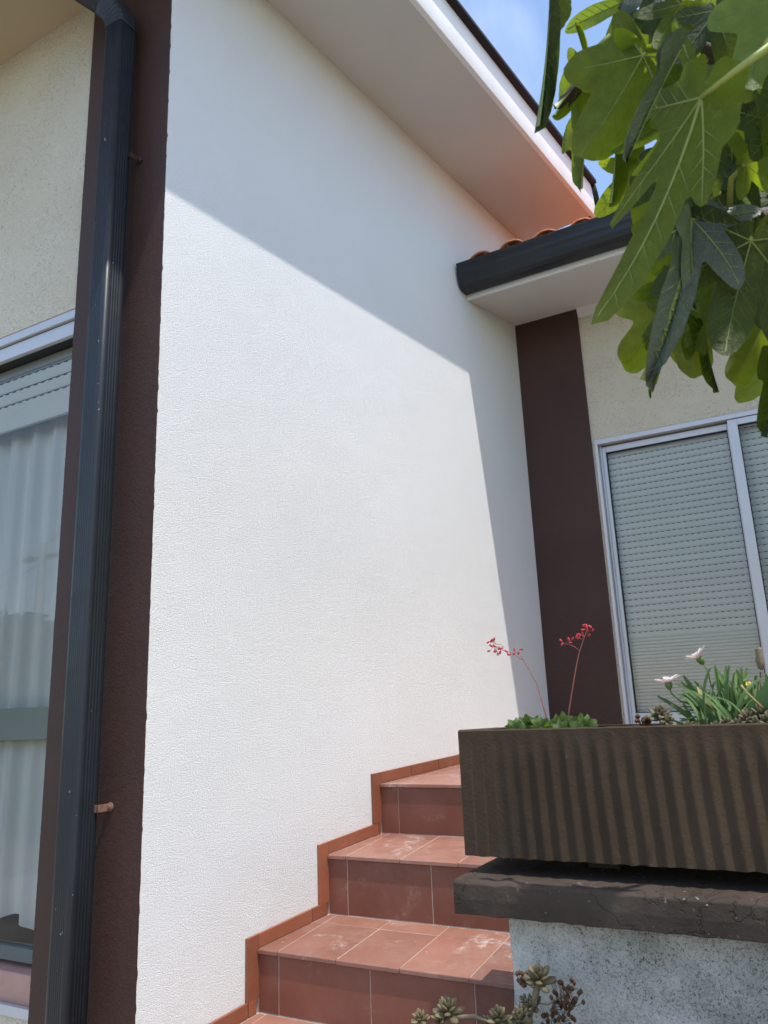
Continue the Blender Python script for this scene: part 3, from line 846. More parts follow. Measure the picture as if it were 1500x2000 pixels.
TIPS = {}
def palmate(seed, lobes, fold=.3, bend=.4, wave=.05, curl=0, nth=108, veins=True, back=.16, jag=.015, vw=.0062, twist=0, mats=None, name='leaf', crease=0):
    """a palmate leaf: midrib from the origin to (0, 1); +z is its upper side"""
    rd = random.Random(seed); ph = [rd.uniform(0, 6.28) for _ in range(6)]
    def rad(th):
        s_ = 0
        for a, L, wd, *one in lobes:
            for sg in (one or ((1, -1) if a else (1,))):
                d = (th - sg*a + math.pi) % (2*math.pi) - math.pi
                s_ += (L*math.exp(-abs(d/wd)**1.9))**4
        b = back + .1*max(0, math.cos(th))
        s_ += b**4
        r_ = s_**.25
        r_ *= 1 + jag*(math.sin(13*th+ph[0]) + .7*math.sin(21*th+ph[1]) + .5*math.sin(33*th+ph[2]))
        notch = math.exp(-((abs(th)-math.pi)/.16)**2)
        return r_*(1-.8*notch)
    def defo(x, y, zo=0):
        th = math.atan2(x, y); r_ = math.hypot(x, y)
        z = zo
        z += wave*(math.sin(3*th+ph[3]) + .6*math.sin(5*th+ph[4]))*r_*r_ + .5*wave*math.sin(7*y+ph[5])*abs(x)
        cf, sf_ = math.cos(fold), math.sin(fold)
        ax_ = abs(x)
        if crease: 
            a_ = fold + crease*ax_; cf, sf_ = math.cos(a_), math.sin(a_)
        X = math.copysign(ax_*cf, x) - math.copysign(z*sf_, x)*1.0
        Z = ax_*sf_ + z*cf
        X += 0
        Z -= curl*r_*r_*r_
        k = bend
        if abs(k) > 1e-4:
            R_ = 1/k; a_ = y*k
            Y = (R_ + Z)*math.sin(a_) if k else y
            Z2 = (R_ + Z)*math.cos(a_) - R_
        else: Y, Z2 = y, Z
        if twist:
            t_ = twist*y; X, Z2 = X*math.cos(t_)-Z2*math.sin(t_), X*math.sin(t_)+Z2*math.cos(t_)
        return Vector((X, Y, Z2))
    m = MB(); fr_ = [0, .12, .28, .45, .62, .78, .9, 1]
    rows_ = []
    for f in fr_:
        rows_.append([defo(f*rad(t)*math.sin(t), f*rad(t)*math.cos(t)) for t in [-math.pi + 2*math.pi*i/nth for i in range(nth+1)]])
    m.grid(rows_, 0, True, flip=False)
    if veins:
        def rib(p0, ang, L, w0):
            n = 9; dx, dy = math.sin(ang), math.cos(ang); nx, ny = dy, -dx
            for side in ((-1, 1) if fold < 1 else (-1,)):
                lo = []
                for i in range(n):
                    f = i/(n-1); w_ = w0*(1-.85*f)
                    x, y = p0[0]+dx*L*f, p0[1]+dy*L*f
                    hgt = -(.003 + w_*.9) if side < 0 else .0065
                    lo.append([defo(x-nx*w_, y-ny*w_, -.001*1 if side < 0 else .0035), defo(x, y, hgt), defo(x+nx*w_, y+ny*w_, -.001 if side < 0 else .0035)])
                m.grid(lo, 1, True, flip=(side > 0))
        for a, L, wd, *one in lobes:
            for sg in (one or ((1, -1) if a else (1,))):
                if L < .3: continue
                rib((0, 0), sg*a, rad(sg*a)*.95, vw*(.6+.5*L))
                nl = 6 if a == 0 else 4
                La = rad(sg*a)
                for i in range(nl):
                    for s2 in (1, -1):
                        f = .20 + .68*(i+.5*(s2 > 0))/nl
                        px, py = math.sin(sg*a)*La*f, math.cos(sg*a)*La*f
                        an = sg*a + s2*.78
                        l = .02
                        while l < .6:
                            qx, qy = px+math.sin(an)*l, py+math.cos(an)*l
                            if math.hypot(qx, qy) > .93*rad(math.atan2(qx, qy)): break
                            if a == 0 and abs(math.atan2(qx, qy)) > .56*(lobes[1][0] if len(lobes) > 1 else 3): break
                            if a and s2*sg < 0 and abs(math.atan2(qx, qy)) < .55*a: break
                            l += .015
                        if l > .05: rib((px, py), an, l*.98, vw*.30)
    me = m.mesh(name, mats or [FIG, VEIN]); TIPS[me.name] = defo(0, .97*rad(0)); return me

# ---- fig tree: trunk outside the picture on the right, leafy branches hanging into it
fig = thing('fig_tree', (3.1, -.15, .70), 'fig tree with large lobed leaves hanging in at the upper right', 'tree')
tk = MB()
tk.tube([(3.1, -.15, .66), (3.06, -.14, 1.2), (3.0, -.2, 1.8), (2.9, -.15, 2.3), (2.8, -.1, 2.9), (2.72, -.05, 3.4)], [.075, .066, .058, .05, .04, .02], 10)
part('trunk', tk, BARK, fig)
def branch(pts, r0, r1, mat=BARK):
    m = MB(); n = len(pts)
    m.tube(pts, [r0+(r1-r0)*i/(n-1) for i in range(n)], 8); return part('branch', m, mat, fig)
branch([(2.95, -.17, 2.1), (2.6, -.3, 2.45), (2.25, -.5, 2.62), (1.95, -.66, 2.60), (1.72, -.72, 2.50)], .028, .010)
branch([(2.88, -.14, 2.35), (2.45, -.25, 2.75), (2.05, -.35, 2.9), (1.75, -.4, 2.85)], .026, .010)
branch([(3.0, -.18, 1.85), (2.6, -.25, 2.2), (2.2, -.3, 2.36), at(1500, 440, 1.42), at(1465, 400, 1.40), at(1425, 360, 1.38)], .022, .006, TWIG)
branch([(2.05, -.35, 2.9), (1.95, -.5, 2.8), at(1500, 155, 1.36), at(1400, 105, 1.34), at(1300, 60, 1.32), at(1210, 10, 1.32)], .014, .005, TWIG)
branch([at(1500, 155, 1.36), at(1440, 130, 1.36), at(1385, 115, 1.36)], .010, .007, TWIG)
branch([(1.95, -.66, 2.6), at(1560, 20, 1.0), at(1530, 60, .98), at(1500, 90, .96)], .010, .006, PETI)

L5 = [(0, 1.0, .34), (.84, .92, .34), (1.78, .62, .40)]       # deep five-lobed
L3 = [(0, 1.0, .44), (.92, .84, .44), (1.85, .58, .46)]       # shallower
L1 = [(0, 1.0, .62), (1.0, .74, .60), (1.9, .50, .48)]        # nearly entire
LN = [(0, 1.0, .27), (.74, .50, .34), (1.7, .36, .4)]         # long narrow middle lobe
LS = [(0, 1.0, .30)]                                # folded strap seen from the side
LB = [(0, 1.0, .225), (.50, .62, .22, -1), (.42, .42, .3, 1), (1.35, .34, .5, -1), (2.2, .16, .5)]        # very long lobe with a shoulder
KIND = {}
def leafmesh(kind, var, mat):
    key = (kind, var, mat.name)
    if key not in KIND:
        lob = {'5': L5, '3': L3, '1': L1, 'n': LN, 'b': LB, 's': LS}[kind]
        fold, bend, wave, curl, crease = {'flat': (.20, .55, .09, .04, 0), 'cup': (.42, .75, .11, .08, .15), 'fold': (1.05, .25, .05, 0, .5), 'tight': (1.30, .12, .06, 0, .4), 'droop': (.25, .95, .08, .08, 0), 'curl': (.75, 1.3, .12, .1, .6)}[var]
        KIND[key] = palmate(hash(kind+var) % 97 if False else (len(KIND)*7+3), lob, fold, bend, wave, curl, mats=[mat, VEIN], crease=crease)
    return KIND[key]
def figleaf(b, t, kind, var, side=-1, roll=0, mat=None, pet=None, sc=1.0):
    """b, t: base and tip of the blade as (u, v, distance); side -1 shows the underside to the camera"""
    O, T = at(*b), at(*t); ax = T-O
    view = (CAM-O).normalized()*side
    xv, yv, zv = fr_leaf(O, ax, view)
    q = Matrix.Rotation(R(roll), 3, yv); xv, zv = q @ xv, q @ zv
    me = leafmesh(kind, var, mat or FIG); tp = TIPS[me.name]; ph_ = math.atan2(tp.z, tp.y)
    yv, zv = yv*math.cos(ph_) - zv*math.sin(ph_), yv*math.sin(ph_) + zv*math.cos(ph_)
    o = link('leaf', me, fig, O)
    put(o, xv, yv, zv, ax.length*sc/math.hypot(tp.y, tp.z))
    if pet:
        pts = [at(*p) for p in pet] + [O]
        if len(pts) == 2: pts.insert(1, (pts[0]+pts[1])/2 + Vector((0, 0, .012)))
        m = MB(); m.tube(pts, [.0042]+[.0032]*(len(pts)-2)+[.0026], 7); part('petiole', m, PETI, fig)
    return o
# leaves one by one, from the left edge of the mass to the right
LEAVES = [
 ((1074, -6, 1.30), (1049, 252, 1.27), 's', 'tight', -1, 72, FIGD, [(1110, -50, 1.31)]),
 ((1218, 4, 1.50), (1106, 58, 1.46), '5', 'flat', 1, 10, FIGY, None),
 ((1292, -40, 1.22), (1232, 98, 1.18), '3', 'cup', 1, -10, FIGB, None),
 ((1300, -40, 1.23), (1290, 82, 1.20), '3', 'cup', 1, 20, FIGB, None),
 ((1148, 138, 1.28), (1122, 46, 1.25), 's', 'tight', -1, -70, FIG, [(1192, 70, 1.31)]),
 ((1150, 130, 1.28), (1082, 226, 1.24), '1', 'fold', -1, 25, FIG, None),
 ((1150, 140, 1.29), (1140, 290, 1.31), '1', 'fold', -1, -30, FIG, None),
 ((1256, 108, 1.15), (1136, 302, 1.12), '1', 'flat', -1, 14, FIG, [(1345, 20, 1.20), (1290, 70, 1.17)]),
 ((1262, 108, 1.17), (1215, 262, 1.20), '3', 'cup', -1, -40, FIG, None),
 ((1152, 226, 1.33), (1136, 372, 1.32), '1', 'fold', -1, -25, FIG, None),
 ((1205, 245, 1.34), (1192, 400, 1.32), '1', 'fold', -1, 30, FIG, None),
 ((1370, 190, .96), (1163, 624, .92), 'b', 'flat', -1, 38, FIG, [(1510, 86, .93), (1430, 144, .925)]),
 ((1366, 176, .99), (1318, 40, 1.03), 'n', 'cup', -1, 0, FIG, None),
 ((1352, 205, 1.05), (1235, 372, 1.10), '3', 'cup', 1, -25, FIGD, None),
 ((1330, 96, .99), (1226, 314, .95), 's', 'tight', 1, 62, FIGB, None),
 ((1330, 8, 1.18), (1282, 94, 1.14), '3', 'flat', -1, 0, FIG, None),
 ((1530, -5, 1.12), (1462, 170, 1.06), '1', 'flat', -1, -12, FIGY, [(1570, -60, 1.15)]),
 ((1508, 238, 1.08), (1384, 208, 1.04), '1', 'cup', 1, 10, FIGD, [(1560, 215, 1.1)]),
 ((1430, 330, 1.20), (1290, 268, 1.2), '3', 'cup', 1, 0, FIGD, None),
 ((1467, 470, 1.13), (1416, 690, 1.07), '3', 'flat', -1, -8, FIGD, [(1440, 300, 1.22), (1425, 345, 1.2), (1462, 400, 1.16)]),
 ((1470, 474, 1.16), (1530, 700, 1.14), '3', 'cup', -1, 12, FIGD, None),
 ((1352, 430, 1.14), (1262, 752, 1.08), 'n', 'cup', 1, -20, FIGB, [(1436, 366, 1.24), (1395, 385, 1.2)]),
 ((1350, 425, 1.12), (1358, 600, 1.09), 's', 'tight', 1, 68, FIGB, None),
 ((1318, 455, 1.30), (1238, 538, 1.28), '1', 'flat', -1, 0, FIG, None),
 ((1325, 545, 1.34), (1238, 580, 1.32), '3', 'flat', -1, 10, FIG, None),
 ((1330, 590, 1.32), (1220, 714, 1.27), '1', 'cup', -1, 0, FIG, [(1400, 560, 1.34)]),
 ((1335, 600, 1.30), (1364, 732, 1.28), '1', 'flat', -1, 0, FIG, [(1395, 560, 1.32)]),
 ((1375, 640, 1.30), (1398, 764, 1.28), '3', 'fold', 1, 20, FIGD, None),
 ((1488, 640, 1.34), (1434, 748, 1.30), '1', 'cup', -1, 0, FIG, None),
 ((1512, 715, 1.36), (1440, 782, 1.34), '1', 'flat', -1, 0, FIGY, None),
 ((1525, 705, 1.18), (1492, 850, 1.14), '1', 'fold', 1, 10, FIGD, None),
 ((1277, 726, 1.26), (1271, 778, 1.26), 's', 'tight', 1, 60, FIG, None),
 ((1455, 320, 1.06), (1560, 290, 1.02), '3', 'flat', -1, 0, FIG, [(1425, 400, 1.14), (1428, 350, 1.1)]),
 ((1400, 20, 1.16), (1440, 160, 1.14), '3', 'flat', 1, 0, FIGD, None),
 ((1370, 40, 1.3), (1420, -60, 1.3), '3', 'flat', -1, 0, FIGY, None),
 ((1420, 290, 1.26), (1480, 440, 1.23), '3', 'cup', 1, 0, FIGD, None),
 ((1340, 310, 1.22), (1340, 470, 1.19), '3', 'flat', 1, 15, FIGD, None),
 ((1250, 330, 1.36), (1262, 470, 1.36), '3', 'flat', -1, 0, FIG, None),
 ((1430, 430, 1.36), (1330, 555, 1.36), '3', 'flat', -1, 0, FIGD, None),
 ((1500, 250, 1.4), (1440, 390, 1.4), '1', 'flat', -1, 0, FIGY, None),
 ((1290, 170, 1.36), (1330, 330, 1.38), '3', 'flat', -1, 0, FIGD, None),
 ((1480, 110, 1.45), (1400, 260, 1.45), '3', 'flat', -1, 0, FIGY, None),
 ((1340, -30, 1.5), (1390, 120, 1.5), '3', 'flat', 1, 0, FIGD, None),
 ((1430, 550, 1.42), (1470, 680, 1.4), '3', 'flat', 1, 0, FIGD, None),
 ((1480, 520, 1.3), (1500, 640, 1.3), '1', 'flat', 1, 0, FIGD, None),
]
for a in LEAVES: figleaf(*a)
# filling leaves deeper in the mass
random.seed(21)
for i in range(34):
    u = random.uniform(1300, 1560); v = random.uniform(-150, 560)
    if u < 1250 + max(0, v-350)*.35: continue
    d = random.uniform(1.42, 1.85); s_ = random.uniform(130, 190)*1.3/d
    a = random.uniform(1.2, 2.2)
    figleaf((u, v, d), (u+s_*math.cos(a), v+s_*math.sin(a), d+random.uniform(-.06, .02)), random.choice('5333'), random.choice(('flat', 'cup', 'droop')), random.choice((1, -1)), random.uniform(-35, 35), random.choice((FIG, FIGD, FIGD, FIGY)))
# the crown beyond the picture (overhead and to the right), joined
cr = MB(); base_pts = None
lm = palmate(77, L3, .2, .6, .07, .03, nth=26, veins=False, mats=[FIG], name='crown')
lv = [v.co.copy() for v in lm.vertices]; lf = [tuple(p.vertices) for p in lm.polygons]
random.seed(8)
cnt = 0
while cnt < 560:
    p = Vector((random.uniform(1.3, 3.6), random.uniform(-1.3, 1.0), random.uniform(1.95, 3.7)))
    if p.x < 1.04 + .405*(p.z-1.19) + .10*max(0, p.y): continue
    # keep to the crown's rounded outline and out of the space the camera sees past the hanging leaves
    if ((p.x-2.7)/1.3)**2 + ((p.y+.15)/1.2)**2 + ((p.z-2.85)/1.0)**2 > 1: continue
    q = p-CAM; zc = q.dot(_f); 
    uu = 750+FPX*q.dot(_r)/zc if zc > .05 else 9999
    vv = 1000-FPX*q.dot(_u)/zc if zc > .05 else -9999
    if zc > .05 and uu < 1640 and -260 < vv: continue
    if q.length < .9: continue
    kz = p.z-1.35; xs_, ys_ = p.x-.398*kz, p.y+.1415*kz
    if .70 < xs_ < 1.85 and -.30 < ys_ < .5: continue
    kz = p.z-2.25; xs_, ys_ = p.x-.398*kz, p.y+.1415*kz
    if kz > 0 and xs_ < 1.95 and -1.1 < ys_ < .1 and random.random() < .6: continue
    s_ = random.uniform(.13, .21)
    ax = Vector((random.uniform(-1, 1), random.uniform(-1, 1), random.uniform(-1.4, .1))); nr = Vector((random.uniform(-.6, .8), random.uniform(-.6, .4), 1))
    xv, yv, zv = fr_leaf(p, ax, nr)
    cr.add([p + xv*c.x*s_ + yv*c.y*s_ + zv*c.z*s_ for c in lv], lf, 0, True); cnt += 1
tag(part('crown', cr, FIG, fig), kind='stuff')
bpy.data.meshes.remove(lm)
# young figs
def figfruit(u, v, d, r):
    m = MB(); c = at(u, v, d); ax = Vector((-.5, -.1, .3)).normalized(); o_ = ax.orthogonal().normalized(); b_ = ax.cross(o_)
    m.loft([[c + ax*(k*r) + (o_*math.cos(a*math.pi/5)+b_*math.sin(a*math.pi/5))*r*w_ for a in range(10)] for k, w_ in ((-1.5, .15), (-.9, .55), (-.2, .95), (.4, .95), (.8, .6), (.95, .2))])
    part('fruit', m, FIGF, fig)
figfruit(1413, 368, 1.30, .0075); figfruit(1402, 52, 1.25, .010); figfruit(1440, 92, 1.25, .011); figfruit(1428, 20, 1.28, .009)
# scorched brown piece of the curled leaf
figleaf((1126, 166, 1.24), (1084, 208, 1.225), '1', 'curl', -1, 10, DEAD)
# ---- coral bells: two plants in the planter
HL = [(0, 1.0, .40), (.80, .97, .40), (1.6, .92, .42), (2.4, .82, .44)]
hm = [palmate(31+i, HL, .25, .6, .26, .08, nth=64, veins=False, back=.62, jag=.028, mats=[HEU], name='leaf') for i in range(3)]
def blossom_mesh():
    m = MB(); prof = [(0, .10), (.25, .28), (.6, .36), (.9, .27), (1.1, .40), (1.15, .12)]
    m.loft([[Vector((r_*math.cos(a*math.pi/3.5), r_*math.sin(a*math.pi/3.5), z)) for a in range(7)] for z, r_ in prof]); return m.mesh('blossom', CORAL)
BLO = blossom_mesh()
def coral_bells(loc, label, leaves, stalks):
    pl = thing('coral_bells', loc, label, 'plant', 'coral bells in the planter')
    rd = random.Random(int(loc[0]*1000))
    for (u, v, y, s_, nx) in leaves:
        p = pa(u, v, y); b = Vector((p.x, p.y, SZ+.005)); s_ *= .76
        up = Vector((nx*.8+rd.uniform(-.5, .5), -.85, .35 + rd.uniform(-.3, .3)))
        ax = Vector((nx*.8 + rd.uniform(-.3, .3), -.25, .9)).normalized()
        o = link('leaf', rd.choice(hm), pl, p - ax*s_*.3)
        xv, yv, zv = fr_leaf(p, ax, up); put(o, xv, yv, zv, s_)
        m = MB(); m.tube([b, b.lerp(p, .6), p - ax*s_*.3], .0014, 5); part('petiole', m, PINKSTEM, pl)
    for pts, twigs in stalks:
        P = [pa(*q) for q in pts]
        m = MB(); n = len(P); m.tube(P, [.0021-.0012*i/(n-1) for i in range(n)], 6)
        fl_ = []
        for tw in twigs:
            Q = [pa(*q) for q in tw[0]]
            if len(Q) > 1: m.tube(Q, .0007, 5)
            for q in tw[1]:
                fl_.append((pa(*q), Q[-1]))
        for c, f in fl_: m.tube([f, f.lerp(c, .5)+Vector((0, 0, .001)), c], .0004, 4)
        st = part('flower_stalk', m, PINKSTEM, pl)
        for c, f in fl_:
            o = link('blossom', BLO, st, c)
            d = Vector((rd.uniform(-.6, .6), rd.uniform(-.6, .3), rd.uniform(-.9, .7)))
            xv, yv, zv = fr_leaf(c, Vector((0, 1, 0)) if abs(d.y) < .8 else Vector((1, 0, 0)), d); put(o, xv, yv, zv, rd.uniform(.0064, .0088))
    return pl
Y1 = .36
coral_bells((1.10, .19, SZ), 'coral bells plant nearest the white wall, its red flower stalk arching left', 
    [(1003, 1418, .33, .036, -.5), (1022, 1412, .35, .036, -.2), (1012, 1423, .31, .034, .2), (1045, 1412, .36, .036, .2), (1056, 1414, .34, .038, .4), (1030, 1416, .38, .034, .1), (996, 1424, .33, .028, -.6)],
    [([(1069, 1432, Y1), (1066, 1395, Y1), (1058, 1370, Y1), (1048, 1335, Y1), (1034, 1308, Y1), (1022, 1290, Y1-.005), (1012, 1272, Y1-.01)],
      [([(1022, 1290, Y1), (1012, 1284, Y1), (1000, 1276, Y1), (988, 1272, Y1), (975, 1268, Y1), (964, 1262, Y1)],
        [(998, 1279, Y1-.01), (983, 1265, Y1), (978, 1270, Y1-.01), (972, 1274, Y1), (968, 1264, Y1-.01), (965, 1268, Y1), (958, 1271, Y1), (986, 1270, Y1-.005), (970, 1270, Y1), (962, 1264, Y1), (975, 1263, Y1)]),
       ([(985, 1264, Y1), (978, 1259, Y1), (968, 1258, Y1)], [(956, 1252, Y1), (962, 1247, Y1), (966, 1251, Y1), (958, 1255, Y1-.01)]),
       ([(1014, 1276, Y1)], [(1015, 1268, Y1), (1007, 1275, Y1), (1011, 1279, Y1), (1005, 1273, Y1-.01)])])])
Y2 = .44
coral_bells((1.18, .22, SZ), 'coral bells plant in front of the brown band, with an upright red flower stalk', 
    [(1088, 1412, .40, .042, -.3), (1100, 1410, .42, .044, 0), (1108, 1416, .38, .040, .3), (1095, 1420, .36, .036, .1), (1122, 1416, .40, .036, -.2), (1134, 1412, .40, .040, .1), (1146, 1414, .40, .042, .3), (1150, 1420, .38, .038, .5), (1128, 1422, .36, .036, .0)],
    [([(1109, 1420, Y2), (1111, 1390, Y2), (1117, 1352, Y2), (1124, 1310, Y2), (1131, 1275, Y2), (1140, 1248, Y2), (1146, 1232, Y2), (1147, 1222, Y2)],
      [([(1132, 1271, Y2), (1122, 1263, Y2), (1112, 1259, Y2), (1102, 1258, Y2)], [(1098, 1253, Y2), (1096, 1261, Y2), (1100, 1255, Y2-.01), (1112, 1252, Y2), (1118, 1255, Y2), (1116, 1250, Y2)]),
       ([(1140, 1249, Y2), (1130, 1246, Y2)], [(1128, 1239, Y2), (1131, 1244, Y2-.01), (1127, 1248, Y2), (1136, 1240, Y2), (1140, 1239, Y2), (1133, 1238, Y2)]),
       ([(1146, 1233, Y2)], [(1143, 1224, Y2), (1139, 1221, Y2), (1149, 1221, Y2), (1148, 1234, Y2), (1156, 1233, Y2), (1149, 1244, Y2), (1143, 1230, Y2), (1145, 1219, Y2)])])])

# ---- gazania: a tuft of strap leaves with two open flowers and one faded head
q = pa
gaz = thing('gazania', (1.51, .20, SZ), 'gazania tuft of strap leaves with two pale pink daisies and one faded head', 'plant')
def strap(seed, bend):
    rd = random.Random(seed); m = MB(); rows_ = []
    for i in range(9):
        f = i/8; w_ = .030*(.35+.9*math.sin(math.pi*min(1, f*.62+.18)))*(1 if f < .93 else .45)
        a = bend*f; y_ = math.sin(a)/bend if bend else f; z_ = (math.cos(a)-1)/bend if bend else 0
        tw = .5*math.sin(f*3+seed)
        rows_.append([Vector((-w_*math.cos(tw), y_, z_+.02-w_*math.sin(tw))), Vector((0, y_, z_-.006)), Vector((w_*math.cos(tw), y_, z_+.02+w_*math.sin(tw)))])
    m.grid(rows_); return m
SM = [strap(i, b).mesh('leaf', [GAZL]) for i, b in enumerate((.5, .9, 1.4, 2.0))]; SMD = [strap(7, 1.3).mesh('leaf', [STRAW]), strap(9, .6).mesh('leaf', [STRAW])]
random.seed(4)
for i in range(230):
    x = random.gauss(1.508, .036); y_ = random.uniform(.16, .28); z_ = SZ+.004
    lean = (x-1.515)*8 + random.gauss(-.10, .42)
    ax = Vector((lean, random.uniform(-.45, .35), random.uniform(.8, 1.3))).normalized()
    L = random.uniform(.085, .165)*(1-.22*min(1.5, abs(lean)))
    dry = random.random() < .12
    o = link('leaf', random.choice(SMD if dry else SM), gaz, (x, y_, z_))
    xv, yv, zv = fr_leaf(None, ax, Vector((lean*.4 + random.uniform(-.8, .8), -.7, .6 + random.uniform(-.4, .4)))); put(o, xv, yv, zv, L*(.85 if dry else 1))
# low leaves leaning left
for (u, v, y_, tu, tv) in tuple((1395+(k*7) % 40, 1408, .36+.004*k, 1328+(k*23) % 48, 1318+(k*31) % 84) for k in range(16)) + ((1400, 1405, .38, 1332, 1358), (1395, 1408, .36, 1326, 1390), (1410, 1400, .40, 1345, 1340), (1420, 1395, .40, 1352, 1318), (1395, 1410, .34, 1344, 1402), (1430, 1390, .42, 1365, 1325)):
    p, q_ = pa(u, v, y_), pa(tu, tv, y_-.03); o = link('leaf', SM[2], gaz, p)
    xv, yv, zv = fr_leaf(None, q_-p + Vector((0, 0, .015)), Vector((-.2, -.5, .8))); put(o, xv, yv, zv, (q_-p).length*1.15)
def petal(w_):
    m = MB(); rows_ = []
    for i in range(7):
        f = i/6; ww = w_*(.45+.75*math.sin(math.pi*(f*.72+.1)))*(1 if f < .95 else .5)
        z_ = .10*math.sin(f*2.2) - .06*f*f
        rows_.append([Vector((-ww, f, z_+.03)), Vector((-ww*.4, f, z_)), Vector((ww*.4, f, z_)), Vector((ww, f, z_+.03))])
    m.grid(rows_); return m.mesh('petal', [PETW])
PET = petal(.155)
def daisy(c, axis, r, stem, label, elev, sd):
    rd = random.Random(sd); axis = axis.normalized(); o_ = axis.orthogonal().normalized(); b_ = axis.cross(o_)
    m = MB()
    m.loft([[c + axis*k*r + (o_*math.cos(a*math.pi/5)+b_*math.sin(a*math.pi/5))*r*w_ for a in range(10)] for k, w_ in ((-.55, .08), (-.42, .20), (-.2, .30), (.0, .30), (.1, .22), (.12, .03))])
    m.tube(stem + [c-axis*r*.5], [.0018]*len(stem)+[.0015], 6)
    f = part('flower', m, CALYX, gaz); f['label'] = label
    for i in range(15):
        a = i*2*math.pi/15 + rd.uniform(-.08, .08); rad_ = o_*math.cos(a)+b_*math.sin(a)
        e = elev + rd.uniform(-.14, .14); d = rad_*math.cos(e)+axis*math.sin(e)
        o = link('petal', PET, f, c + axis*r*.02 + rad_*r*.16)
        xv, yv, zv = fr_leaf(None, d, axis*math.cos(e)-rad_*math.sin(e)); put(o, xv, yv, zv, r*rd.uniform(.82, 1.05))
daisy(q(1305, 1334, .36), Vector((-.10, -.10, 1)), .0275, [q(1420, 1400, .40), q(1370, 1382, .38), q(1330, 1370, .37), q(1312, 1355, .36)], 'white daisy low on the left', .42, 1)
daisy(q(1366, 1286, .42), Vector((-.42, -.15, .9)), .0285, [q(1400, 1400, .43), q(1390, 1345, .43), q(1384, 1315, .42), q(1376, 1300, .42)], 'pale pink daisy above the leaves', .55, 2)
m = MB(); c = q(1484, 1285, .42)
ax = Vector((.03, 0, 1)).normalized()
m.loft([[c + Vector((r_*math.cos(a*math.pi/5)*(1+.15*(a % 2)), r_*math.sin(a*math.pi/5)*(1+.15*(a % 2)), z_)) for a in range(10)] for z_, r_ in ((-.026, .002), (-.021, .0062), (-.008, .0085), (.005, .0066), (.018, .0074), (.022, .0062), (.016, .001))])
m.tube([q(1478, 1400, .42), q(1486, 1340, .42), q(1485, 1312, .42)], .0017, 6)
f = part('flower', m, BUDB, gaz); f['label'] = 'brown faded closed flower head'
m = MB()
for k in range(5):
    p = q(1462, 1337, .40) + Vector((.005*math.cos(k*1.26), .003*math.sin(k*1.26), .003*math.sin(k*1.26))); m.loft([[p + Vector((.004*rr*math.cos(a*math.pi/3), .004*rr*math.sin(a*math.pi/3), .003*h)) for a in range(6)] for rr, h in ((.2, -1), (1, 0), (.2, 1))])
tag(part('yellow_flower', m, YEL), 'tiny yellow flower among the gazania leaves', 'flower')

# ---- succulents (grey-green rosettes)
def fat_leaf(mat, name='leaf'):
    m = MB(); rings = []
    for f, w_, h_ in ((0, .09, .06), (.2, .17, .10), (.5, .24, .13), (.75, .22, .12), (.92, .12, .07), (1.0, .015, .01)):
        rings.append([Vector((w_*math.cos(a*math.pi/4), f, h_*math.sin(a*math.pi/4) + .22*f*f)) for a in range(8)])
    m.loft(rings); return m.mesh(name, mat)
FAT = fat_leaf(GHOST); FATP = fat_leaf(GHOSTP)
def rosette(pl, c, axis, r, n, me, rd, tight=1.0):
    axis = axis.normalized(); o_ = axis.orthogonal().normalized(); b_ = axis.cross(o_)
    for i in range(n):
        f = i/n; a = i*2.399; e = -.15 + 1.35*f**1.2*tight; rad_ = o_*math.cos(a)+b_*math.sin(a)
        d = rad_*math.cos(e) + axis*math.sin(e)
        o = link('leaf', me, pl, c + axis*(f*r*.45) - axis*r*.12)
        xv, yv, zv = fr_leaf(None, d, axis*math.cos(e)-rad_*math.sin(e)); put(o, xv, yv, zv, r*(1.0-.45*f)*rd.uniform(.88, 1.1))
def succulent(loc, label, roses, stems, me=FAT, dried=(), group='rosette succulents'):
    pl = thing('succulent', loc, label, 'succulent', group); rd = random.Random(int(abs(loc[0])*977+abs(loc[2])*131))
    for c, ax, r, n in roses: rosette(pl, c, ax, r, n, me, rd)
    for pts, r in stems:
        m = MB(); m.tube(pts, r, 7); part('stem', m, SUCST, pl)
    for c, r, k in dried:
        m = MB()
        for i in range(k):
            p = c + Vector((rd.uniform(-1, 1), rd.uniform(-1, 1), rd.uniform(-1, 1)))*r
            m.loft([[p + Vector((.0042*rr*math.cos(a*math.pi/3), .0042*rr*math.sin(a*math.pi/3), .005*h)) for a in range(6)] for rr, h in ((.2, -1), (1, -.2), (.9, .3), (.15, 1))])
            m.tube([c - Vector((0, 0, r)), p], .0006, 4)
        part('dried_flower_head', m, DRYF, pl)
    return pl
y_ = .33
c = q(1290, 1402, y_)
succulent((c.x, c.y, SZ), 'grey green rosette succulent at the middle of the planter, left of the daisies',
    [(q(1290, 1400, y_), Vector((.1, -.45, .9)), .032, 22), (q(1302, 1412, .31), Vector((.5, -.7, .4)), .024, 14)],
    [([(c.x+.01, c.y, SZ-.004), q(1294, 1418, y_), q(1290, 1404, y_)], .004)], FAT,
    [(q(1252, 1408, .33), .010, 12), (q(1265, 1406, .34), .007, 8), (q(1244, 1424, .30), .007, 6)])
def clump(label, specs):
    c0 = q(*specs[0][:3]); roses = []; stems = []
    for u, v, yy, r, n, ax in specs:
        p = q(u, v, yy); roses.append((p, Vector(ax), r*KS, n)); stems.append(([(p.x, p.y, SZ-.004), p], .003))
    return succulent((c0.x, c0.y, SZ), label, roses, stems, FAT)
